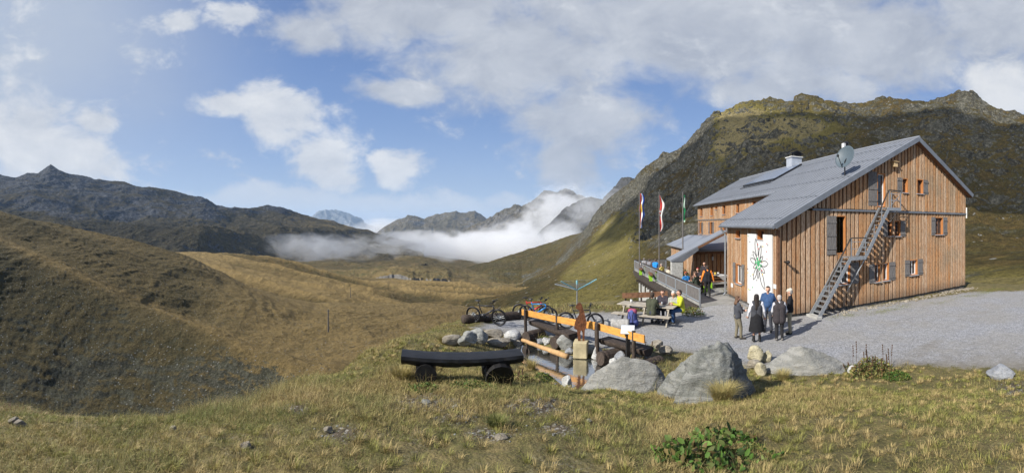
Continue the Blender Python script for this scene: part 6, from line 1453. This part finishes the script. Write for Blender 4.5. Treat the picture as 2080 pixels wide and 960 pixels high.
# stones along the foot of the hut wall, too many to count: one object
def scree_strip():
    V = []; F = []; n = 0; rg = np.random.default_rng(4); v0, f0 = rock_shape(3, (1,1,1), 5, cuts=5); k = 0
    def put(x, y, z, s):
        nonlocal n
        a = rg.uniform(0, 6.28); c, s_ = math.cos(a), math.sin(a); q = v0*np.array([s*rg.uniform(.7,1.3), s*rg.uniform(.7,1.2), s*rg.uniform(.4,.8)]); q = np.stack([q[:,0]*c-q[:,1]*s_, q[:,0]*s_+q[:,1]*c, q[:,2]], -1)+np.array([x, y, z]); V.append(q); F.append(f0+n); n += len(q)
    for i in range(270):
        u = rg.uniform(2.2, 14.2); w_ = abs(rg.normal(0, .28)); p = HW(u, -.15-w_, 0); put(p.x, p.y, gz(p.x, p.y)+.01, rg.uniform(.03,.10)*(1.4 if rg.random() < .12 else 1))
    for i in range(60):
        p = HW(-.15-abs(rg.normal(0,.15)), rg.uniform(0,4.5), 0); put(p.x, p.y, gz(p.x, p.y), rg.uniform(.03,.10))
    tag(np_mesh('rubble', np.vstack(V), np.vstack(F), MR[2], True), 'pale rubble stones strewn along the foot of the gable wall', 'rubble', kind='stuff')
    V.clear(); F.clear(); n = 0
    pd = inside_dist; m = 0
    while m < 260: # pebbles in the bare patches, the pond bed and on the grass
        X = rg.uniform(620, 2070); Y = rg.uniform(690, 930); 
        q = GP(X, Y) if False else None
        j = rg.integers(len(DIRT)); a, b, rx, ry = DIRT[j]; X = a+rg.normal(0, rx*.45); Y = b+rg.normal(0, ry*.45); t = (X-1040)/FW; d = (HC-1.0)/max((Y-HZ)/FW, .2)
        for _ in range(6): x, y = d*math.sin(t), d*math.cos(t); d = (HC-gz(x, y))/((Y-HZ)/FW)
        put(x, y, gz(x, y), rg.uniform(.005,.018)); m += 1
        if m % 3 == 0:
            w_ = POND[rg.integers(len(POND))]*(1)+rg.normal(0, .28, 2); put(w_[0], w_[1], gz(w_[0], w_[1]), rg.uniform(.02,.08))
    tag(np_mesh('pebbles', np.vstack(V), np.vstack(F), MR[0], True), 'small pale pebbles in the bare patches and round the pond', 'pebbles', kind='stuff')
scree_strip()
# ------------------------------------------------------------------ grass and plants
def m_blade():
    def fn(T, out):
        at = T.node('ShaderNodeAttribute', attribute_name='pc'); b = T.node('ShaderNodeBsdfPrincipled', {'Base Color': at.outputs['Color'], 'Roughness': .6, 'Specular IOR Level': .25})
        tr = T.node('ShaderNodeBsdfTranslucent', {'Color': at.outputs['Color']}); mx = T.node('ShaderNodeMixShader', {0: .25, 1: b.outputs[0], 2: tr.outputs[0]}); T.l.new(mx.outputs[0], out.inputs[0])
    return mat('blades', fn)
MBL = m_blade()
def blades(x, y, h, wd, lean, col, rg, z=None, az=None):
    """curved two-segment grass blades; all arrays"""
    n = len(x); z = near_height(x, y)-.01 if z is None else z; a = rg.uniform(0, 2*np.pi, n) if az is None else az; f = a+np.pi/2+rg.normal(0, .4, n)
    wx, wy = np.cos(f)*wd/2, np.sin(f)*wd/2; lx, ly = np.cos(a)*lean*h, np.sin(a)*lean*h
    b = np.stack([x, y, z], -1); up = np.stack([0*x, 0*x, h], -1); L = np.stack([lx, ly, 0*x], -1); W = np.stack([wx, wy, 0*x], -1)
    p = np.stack([b-W, b+W, b+up*.6+L*.35+W*.7, b+up*.6+L*.35-W*.7, b+up*(1-.25*np.minimum(lean, 1.5)[:, None])+L], 1).reshape(-1, 3)
    o = np.arange(n)[:, None]*5; F = np.concatenate([np.stack([o[:,0], o[:,0]+1, o[:,0]+2], -1), np.stack([o[:,0], o[:,0]+2, o[:,0]+3], -1), np.stack([o[:,0]+3, o[:,0]+2, o[:,0]+4], -1)])
    return p, F, np.repeat(col, 5, axis=0)
def join(name, parts, m, label=None, cat=None, kind=None, parent=None, origin=None, group=None):
    V, F, Cc, n = [], [], [], 0
    for p, f, c in parts: V.append(p); F.append(f+n); Cc.append(c); n += len(p)
    V = np.vstack(V); 
    if origin is not None: V = V-np.array(origin)
    o = np_mesh(name, V, np.vstack(F), m, False, {'pc': np.vstack(Cc)}, parent=parent)
    if origin is not None and parent is None: o.location = origin
    return tag(o, label, cat, group, kind)
STRAW, OLIVE, GREEN, BROWN = np.array([.44,.34,.15]), np.array([.27,.24,.07]), np.array([.11,.165,.035]), np.array([.16,.095,.045])
def grass():
    rg = np.random.default_rng(77); parts = []
    def field(n, d0, d1, X0, X1, hs, ws, pw=1.0, keep=None):
        u = rg.random(n); d = (d0**pw+(d1**pw-d0**pw)*u)**(1/pw); X = rg.uniform(X0, X1, n); t = (X-1040)/FW; x, y = d*np.sin(t), d*np.cos(t); p = np.stack([x, y], -1)
        gd = inside_dist(p, GRAVEL); pd = inside_dist(p, POND); edge = .35*fbm(x*1.5, y*1.5, oct=3, seed=88)
        k = (gd+edge < -.10) & (pd < -.30+edge*.3)
        dirt = dirt_at(x, y); k &= rg.random(n) > dirt*.85
        pt = fbm(x*.55, y*.55, oct=4, seed=91); pt2 = fbm(x*1.6, y*1.6, oct=4, seed=92); pt3 = fbm(x*.9, y*.9, oct=4, seed=93)
        k &= rg.random(n) < np.clip(.85+1.0*pt2, .6, 1)
        if keep is not None: k &= keep(x, y, X, d)
        x, y, X, d, pt, pt2, pt3 = (q[k] for q in (x, y, X, d, pt, pt2, pt3)); n = len(x)
        left = np.clip((1000-X)/700, 0, 1)
        g = np.clip(.46+1.6*pt3-.18*left+rg.normal(0, .22, n), 0, 1)[:, None]; s = np.clip(.42+1.3*pt+rg.normal(0, .25, n), 0, 1)[:, None]
        col = (STRAW*s+OLIVE*(1-s))*(1-g*.62)+GREEN*g*.62; r = rg.random(n); col[r < .08] = BROWN; col[r > .93] = STRAW*1.15
        col = col*rg.uniform(.45, 1.35, n)[:, None]
        tall = np.clip(.8+1.6*pt+.7*left, .35, 2.3); h = hs*tall*rg.uniform(.5, 1.5, n)*np.clip(d/6, .7, 2.0)
        kn = np.clip((430-X)/120, 0, 1)*np.clip((d-6.3)/.8, 0, 1); kk = rg.random(n) < kn*.75; col[kk] = np.array([.19,.105,.045])*rg.uniform(.6, 1.3, kk.sum())[:, None]; h[kk] *= .6
        parts.append(blades(x, y, h, ws*np.clip(d/5, 1, 4)*rg.uniform(.6, 1.4, n), rg.uniform(.2, 1.5, n), col, rg))
    field(380000, 3.1, 9.5, -40, 2120, .056, .0042, 1.6)
    field(150000, 8.0, 16, -40, 2120, .05, .0042, 1.4)
    field(50000, 14, 26, 700, 1500, .07, .004, 1.3)
    # loose tussocks: blades fanning out of common roots
    m = 2900; u = rg.random(m); dc = (3.3**1.5+(11.5**1.5-3.3**1.5)*u)**(1/1.5); tc = (rg.uniform(-40, 2120, m)-1040)/FW; nb = 42
    cx = np.repeat(dc*np.sin(tc), nb); cy = np.repeat(dc*np.cos(tc), nb); a = rg.uniform(0, 6.28, m*nb); q = .05*np.sqrt(rg.random(m*nb)); x = cx+q*np.cos(a); y = cy+q*np.sin(a); p = np.stack([x, y], -1)
    k = (inside_dist(p, GRAVEL) < .15) & (inside_dist(p, POND) < -.25); mix_ = np.repeat(rg.random(m), nb); tone = (STRAW*.98)*(mix_ > .45)[:, None]+(OLIVE*.9+GREEN*.3)*(mix_ <= .45)[:, None]
    col = tone*rg.uniform(.5, 1.35, m*nb)[:, None]; hh = np.repeat(rg.uniform(.045, .125, m), nb)*rg.uniform(.5, 1.2, m*nb)
    parts.append(blades(x[k], y[k], hh[k], .0045*np.clip(np.hypot(x, y)[k]/5, 1, 3), rg.uniform(.3, 1.3, k.sum()), col[k], rg, az=(a+rg.normal(0, .4, m*nb))[k]))
    # short green strip along the foot of the gable
    m = 9000; u = rg.uniform(1.8, 15, m); w_ = 1.0+.45*u/6+rg.normal(0, .16+.012*u, m)+.2*np.sin(u*1.7); x = HO.x+UX.x*u-VX.x*w_; y = HO.y+UX.y*u-VX.y*w_; k = rg.random(m) < np.clip(.6+1.5*fbm(x*.9, y*.9, oct=3, seed=95), 0, 1); x, y = x[k], y[k]
    parts.append(blades(x, y, rg.uniform(.02, .06, len(x)), .009*np.ones(len(x)), rg.uniform(.3, 1.4, len(x)), (GREEN*.6+OLIVE*.5)*rg.uniform(.6, 1.3, len(x))[:, None], rg))
    # longer bent straw stalks
    field(9000, 3.2, 10, -40, 2120, .17, .0032, 1.6)
    # tall straw fringe along the crest on the left
    field(60000, 5.5, 10.5, -40, 860, .105, .0036, 1.3, keep=lambda x, y, X, d: np.abs(d-np.interp(X, [0,250,460,660,760,860], [8.2,7.0,7.6,9.0,10.6,12.0])) < 1.5)
    join('grass', parts, MBL, 'short dry alpine turf with straw and green blades', 'grass', 'stuff')
grass()
def leafy(name, label, cat, cx, cy, r, n, leaf, h, cols, seed, stalks=0, group=None, dome=True, droop=.5, sz=None):
    """weed clump: leaves on many short stems"""
    rg = np.random.default_rng(seed); g = gz(cx, cy) if sz is None else sz; V = []; F = []; Cc = []; k = 0
    for i in range(n):
        a = rg.uniform(0, 6.28); q = r*math.sqrt(rg.random()); bx, by = q*math.cos(a), q*math.sin(a); hh = h*(1-(q/r)**2*.75 if dome else 1)*rg.uniform(.15, 1.0); L = leaf*rg.uniform(.5, 1.3); b = rg.uniform(0, 6.28); el = rg.uniform(-.3, 1.1)
        d = np.array([math.cos(b)*math.cos(el), math.sin(b)*math.cos(el), math.sin(el)]); s = np.cross(d, rg.normal(size=3)); s /= np.linalg.norm(s)+1e-9; up = np.cross(s, d)
        zz = (gz(cx+bx, cy+by) if sz is None else sz)-g+hh; o = np.array([bx, by, zz]); w_ = L*.26
        pts = [o, o+d*L*.3+s*w_+up*L*.04, o+d*L*.7+s*w_*.85-up*L*.02*droop, o+d*L-up*L*.2*droop, o+d*L*.7-s*w_*.85-up*L*.02*droop, o+d*L*.3-s*w_+up*L*.04, o+d*L*.35, o+d*L*.7-up*L*.05]
        V += pts; F += [(k,k+1,k+6),(k+1,k+2,k+7),(k+1,k+7,k+6),(k+2,k+3,k+7),(k+3,k+4,k+7),(k+4,k+5,k+6),(k+4,k+6,k+7),(k+5,k,k+6)]; c = np.array(cols[rg.integers(len(cols))])*rg.uniform(.6, 1.3); Cc += [c]*8; k += 8
    if not stalks and sz is None: o = np_mesh(name, np.array(V), np.array(F), MBL, False, {'pc': np.array(Cc)}); o.location = (cx, cy, g); return tag(o, label, cat, group)
    base = thing(name, label, cat, (cx, cy, g), 0, group)
    np_mesh('leaves', np.array(V), np.array(F), MBL, False, {'pc': np.array(Cc)}, parent=base)
    if stalks:
        x = cx+rg.normal(0, r*.5, stalks); y = cy+rg.normal(0, r*.5, stalks); z = near_height(x, y)
        mb = MB()
        for a, b, c in zip(x, y, z):
            H_ = h*rg.uniform(.9, 1.9); tp = Vector((a-cx+rg.normal(0,.05), b-cy+rg.normal(0,.05), c-g+H_)); bt = Vector((a-cx, b-cy, c-g)); mb.tube([bt, (bt+tp)/2+Vector((rg.normal(0,.02), rg.normal(0,.02), 0)), tp], [.006,.005,.003], 5)
            for f in (.7, .78, .86, .93, 1.0): q = bt+(tp-bt)*f; mb.ell(q, (.018,.018,.026), 5, 4)
            mb.obj('dry_stalk', simple('dry_stalk', (.085,.05,.03), .9, var=.25), base); mb = MB()
    return base
GR = [(.065,.13,.022),(.10,.16,.03),(.04,.09,.018),(.17,.17,.045)]
GD = [(.07,.14,.025),(.11,.19,.035),(.035,.07,.016),(.12,.15,.04),(.17,.13,.05)]
DR = [(.20,.19,.06),(.28,.24,.08),(.12,.13,.04),(.17,.10,.045),(.08,.11,.03)]
for X, Y, r, n, lf, h, cl, sd, st, lb in (
 (1770,760,.62,1500,.075,.50,DR,1,16,'tall wilting weed clump with dry brown seed stalks at the gravel edge'), (1822,768,.38,700,.055,.20,GR,2,0,'low green weeds right of the tall wilting clump'),
 (1727,752,.26,300,.05,.16,DR,3,2,'small olive weeds left of the tall wilting clump'), (1060,780,.32,500,.05,.26,DR,4,3,'yellowish weeds growing at the right foot of the black bench'),
 (1110,772,.30,420,.045,.20,GR,5,0,'green weeds on the near bank of the pond'), (1022,706,.22,260,.06,.15,[(.30,.28,.06),(.18,.2,.05),(.2,.08,.05)],6,0,'yellow green leafy plant in front of the reddish brown rock'),
 (1105,690,.26,300,.05,.12,GR,7,0,'fresh green weeds between the two log feet'), (1318,712,.26,300,.05,.20,GR,8,2,'green weeds at the end of the shorter bench'),
 (1408,640,.50,600,.08,.42,GR+DR,9,0,'bushy yellow green weeds at the corner of the terrace'), (1470,905,.42,230,.085,.17,GD,10,0,'broad leaved green dock plants in the lower right grass'),
 (1395,930,.36,210,.085,.17,GD,11,0,'second dock patch left of the broad leaved one'), (1525,930,.36,110,.055,.09,GD,12,0,'smaller dock patch at the bottom right of the others'),
 (1440,945,.42,260,.085,.17,GD,15,0,'dark green dock leaves along the bottom edge of the turf'),
 (860,790,.30,350,.05,.10,GR,13,0,'green weeds in the shade of the left bench foot'), (960,785,.45,420,.05,.10,GR,14,0,'green weeds in the shade under the black bench')):
    p = GP(X, Y); leafy('weed_clump' if 'dock' not in lb else 'dock_plant', lb, 'plant', p.x, p.y, r, n, lf, h, cl, sd, st)
def tussock(label, X, Y, r, n, h, cols, seed):
    p = GP(X, Y); rg = np.random.default_rng(seed); a = rg.uniform(0, 6.28, n); q = r*.35*np.sqrt(rg.random(n)); x = p.x+q*np.cos(a); y = p.y+q*np.sin(a); col = np.array(cols)[rg.integers(0, len(cols), n)]*rg.uniform(.7, 1.3, n)[:, None]
    V, F, c = blades(x, y, h*rg.uniform(.6, 1.25, n), .007*np.ones(n), rg.uniform(.15, 1.1, n), col, rg, az=a+rg.normal(0, .5, n)); join('grass_tussock', [(V, F, c)], MBL, label, 'plant', origin=(p.x, p.y, p.z))
SC = [(.50,.41,.19),(.42,.34,.14),(.30,.27,.09)]
tussock('straw yellow tussock of fine grass at the foot of the huge boulder', 1468, 818, .40, 1300, .40, SC, 1)
tussock('golden tussock beside the yellowish stones', 1590, 770, .35, 600, .26, SC, 2)
tussock('tall dry grass tuft between the bench end and the pond', 1080, 752, .25, 350, .36, SC, 3)
tussock('pale grass tuft at the end of the rock wall', 905, 700, .5, 800, .34, SC, 4)
tussock('dry grass tuft at the left end of the black bench', 815, 770, .4, 600, .28, SC, 5)
tussock('green and straw tuft in the lower middle turf', 1010, 866, .25, 900, .14, [(.16,.18,.05),(.24,.23,.08)], 6)
# far utility poles across the gully
for X, Yb, d, hpx, lb in ((667,664,82,36,'lone grey wooden pole standing on the far hillside'), (712,600,190,16,'smaller pole farther up the golden meadow')):
    t = (X-1040)/FW; z = HC+(HZ-Yb)/FW*d; h = hpx/FW*d; pole = thing('utility_pole', lb, 'pole', (d*math.sin(t), d*math.cos(t), z-1)); mb = MB(); mb.tube([(0,0,0),(0,0,h+1)], [.16,.11], 7); mb.obj('pole', M_GREYWOOD, pole); mb = MB(); mb.box(-.35,.35,-.06,.06,h+.6,h+.7); mb.obj('cross_bar', M_GREYWOOD, pole)
# ---- terrace furniture
def beer_set(label, X, d, rz, cloth=False, L=1.1, tm=M_BROWNWOOD):
    x, y, z = deckpt(X, d); t = thing('beer_table', label, 'table', (x, y, z), rz); mb = MB(); mb.box(-L, L, -.33, .33, .72, .76); mb.obj('table_top', tm, t)
    for s, q_ in ((-1,-1),(-1,1),(1,-1),(1,1)): mb = MB(); mb.bar((s*(L-.3), q_*.25, 0), (s*(L-.3), q_*.25, .72), .04, .04); mb.obj('leg', simple('lime_metal', (.25,.50,.03), .5), t)
    for s in (-1, 1):
        b = thing('beer_bench', label.replace('table', 'bench')+(' on its near side' if s < 0 else ' on its far side'), 'bench', (x, y, z), rz); mb = MB(); mb.box(-L, L, s*.62-.14, s*.62+.14, .43, .46); mb.obj('seat', tm, b)
        for q in (-1, 1): mb = MB(); mb.box(q*(L-.3)-.03, q*(L-.3)+.03, s*.62-.12, s*.62+.12, 0, .43); mb.obj('leg', simple('lime_metal', (.25,.50,.03), .5), b)
    if cloth:
        mb = MB(); mb.box(-.42,.42,-.42,.42,.762,.768); mb.add([(-.42,-.421,.765),(.42,-.421,.765),(.0,-.425,.45)], [(0,1,2)]); o = mb.obj('tablecloth', M_WHITE, None, False, (x, y, z)); o.rotation_euler = (0,0,rz+.3); tag(o, 'white checked cloth hanging in a point over the terrace table', 'tablecloth')
beer_set('brown beer table with lime legs under the lean-to eaves', 1462, 27.0, HRZ, True)
beer_set('long brown beer table between the seated guests and the railing', 1408, 25.4, HRZ+math.pi/2*.92)
beer_set('brown beer table near the middle flagpole', 1338, 30.4, HRZ+math.pi/2*.92)
beer_set('brown beer table at the far end of the terrace', 1316, 34.0, HRZ+math.pi/2*.92)
for X, d, c_, lb in ((1447, 27.0, M_SILL, 'silver tin on the white cloth'), (1453, 27.0, simple('jar_yellow', (.55,.40,.08), .4), 'yellow jar on the white cloth'), (1459, 27.0, M_WHITE, 'white bowl on the white cloth')):
    x, y, z = deckpt(X, d); cup('tin', lb, 'container', (x, y, z+.77), .07, .18, c_)
def planter(label, X, d, r, h, seed, cols, n=420):
    x, y, z = deckpt(X, d); base = leafy('potted_plant', label, 'plant', x, y, r, n, .11, h, cols, seed, sz=z+.42); base.location = (x, y, z); 
    for c in [q for q in S.objects if q.parent == base]: c.location = (0,0,.42)
    mb = MB(); mb.lathe(0, 0, [(.18,0),(.24,.42),(.26,.44),(.22,.40),(.2,.3)], 14); mb.obj('pot', simple('terracotta', (.30,.11,.05), .85), base)
planter('large yellow green potted shrub beside the lean-to wall', 1424, 28.0, .55, 1.0, 51, GR+DR); planter('potted pale green plant right of the canopy pillar', 1391, 27.3, .32, .75, 52, [(.25,.30,.12),(.4,.4,.2)]); planter('small blue green potted plant below the pale green one', 1394, 25.6, .25, .45, 53, [(.05,.12,.12),(.1,.2,.1)])
# ------------------------------------------------------------------ clouds added outside the frame to shade the mountains, valley mist, haze
def thin_cloud(thr):
    def fn(T, out):
        d = T.node('ShaderNodeBsdfDiffuse', {'Color': (.8,.8,.8,1)}); t = T.node('ShaderNodeBsdfTransparent'); T.l.new(T.node('ShaderNodeMixShader', {0: 1-thr, 1: t.outputs[0], 2: d.outputs[0]}).outputs[0], out.inputs[0])
    return mat('thin_cloud_%d' % int(thr*100), fn)
def cloud_mesh(name, label, c, size, rz, seed, thr):
    v, f = ICO[6]; v = v.copy(); q = v*1.6+seed
    v = v*(1+.30*fbm(q[:,0], q[:,1], q[:,2], oct=5, seed=seed)+.12*fbm(q[:,0]*3, q[:,1]*3, q[:,2]*3, oct=4, seed=seed+3, ridged=True))[:, None]
    o = np_mesh(name, v*np.array(size), f, thin_cloud(thr), True); o.location = c; o.rotation_euler = (0,0,rz); tag(o, label, 'cloud')
def shade_cloud(label, foot, h, size, rz, seed, thr):
    p = Vector(foot)+Vector(SUNV)*(h/SUNV.z); cloud_mesh('cloud', label, p, size, rz, seed, thr)
shade_cloud('unseen white cloud high on the sun side of the yard, shading the mountain', (188, 158, 50), 900, (122, 250, 40), math.radians(38), 5, .58)
shade_cloud('broad unseen white cloud far away on the sun side shading the rocky range', (-980, 520, 90), 2600, (640, 440, 140), math.radians(30), 9, .80)
def mist_mat(name, dens, nscale, off, edge=(.35,.95), seed=0.0, lo=.42, hi=.62):
    m = bpy.data.materials.new(name); m.use_nodes = True; T = NT(m.node_tree); T.n.clear(); out = T.node('ShaderNodeOutputMaterial')
    tc = T.node('ShaderNodeTexCoord').outputs['Object']; L = T.node('ShaderNodeVectorMath', {0: tc}, operation='LENGTH').outputs['Value']
    g = T.node('ShaderNodeNewGeometry').outputs['Position']; mp = T.node('ShaderNodeMapping', {'Vector': g, 'Location': (seed, seed*2, 0), 'Scale': (1, 1, 1.7)}).outputs[0]
    n = T.noise(mp, nscale, 5, .62, .5); r = T.m('SUBTRACT', 1.0, L); a = T.m('ADD', r, T.m('MULTIPLY', T.m('SUBTRACT', n, .5), 2.7))
    d = T.m('MULTIPLY', T.sstep(a, lo-.30, hi), dens); d = T.m('MULTIPLY', d, T.sstep(L, 1.0, .82))
    v = T.node('ShaderNodeVolumePrincipled', {'Color': (.985,.99,1.0,1), 'Density': d, 'Anisotropy': .0}); T.l.new(v.outputs[0], out.inputs['Volume']); return m
def mist(label, X, Y, d, rx, ry, rdepth, dens, nscale, seed, tilt=0.0, **kw):
    c = P(X, Y, d); v, f = ICO[4]; o = np_mesh('mist', v, f, mist_mat('mist_%d' % seed, dens, nscale, 0, seed=seed*13.7, **kw), True)
    o.location = c; o.scale = (rx/FW*d, rdepth, ry/FW*d); o.rotation_euler = (0, tilt, facing(X)); tag(o, label, 'mist', kind='stuff')
mist('white mist bank filling the valley below the far peaks', 890, 510, 1050, 320, 48, 280, .013, .014, 1)
mist('mist bank lying against the foot of the big mountain behind the hut', 1080, 500, 900, 150, 66, 220, .013, .015, 2)
mist('plume of mist rising up the crag towards its summit', 1135, 448, 1500, 100, 86, 180, .009, .012, 3, tilt=-.5)
mist('thin mist drifting along the foot of the dark rocky range', 640, 506, 720, 150, 40, 110, .010, .022, 4)
mist('thin wisps of mist across the shoulder crag', 1205, 425, 1000, 75, 60, 90, .006, .017, 5, tilt=-.5)
mist('cloud bank lying behind the valley below the far blue mountain', 790, 470, 3600, 120, 30, 600, .004, .0045, 6)
def haze():
    mb = MB(); mb.box(-15000, 15000, -15000, 15000, -162, 430); m = bpy.data.materials.new('haze'); m.use_nodes = True; T = NT(m.node_tree); T.n.clear(); out = T.node('ShaderNodeOutputMaterial')
    v = T.node('ShaderNodeVolumePrincipled', {'Color': (.52,.72,1.0,1), 'Density': 7e-5, 'Anisotropy': .1}); T.l.new(v.outputs[0], out.inputs['Volume'])
    tag(mb.obj('haze', m), 'thin bluish haze over the whole valley', 'haze', kind='stuff')
haze()
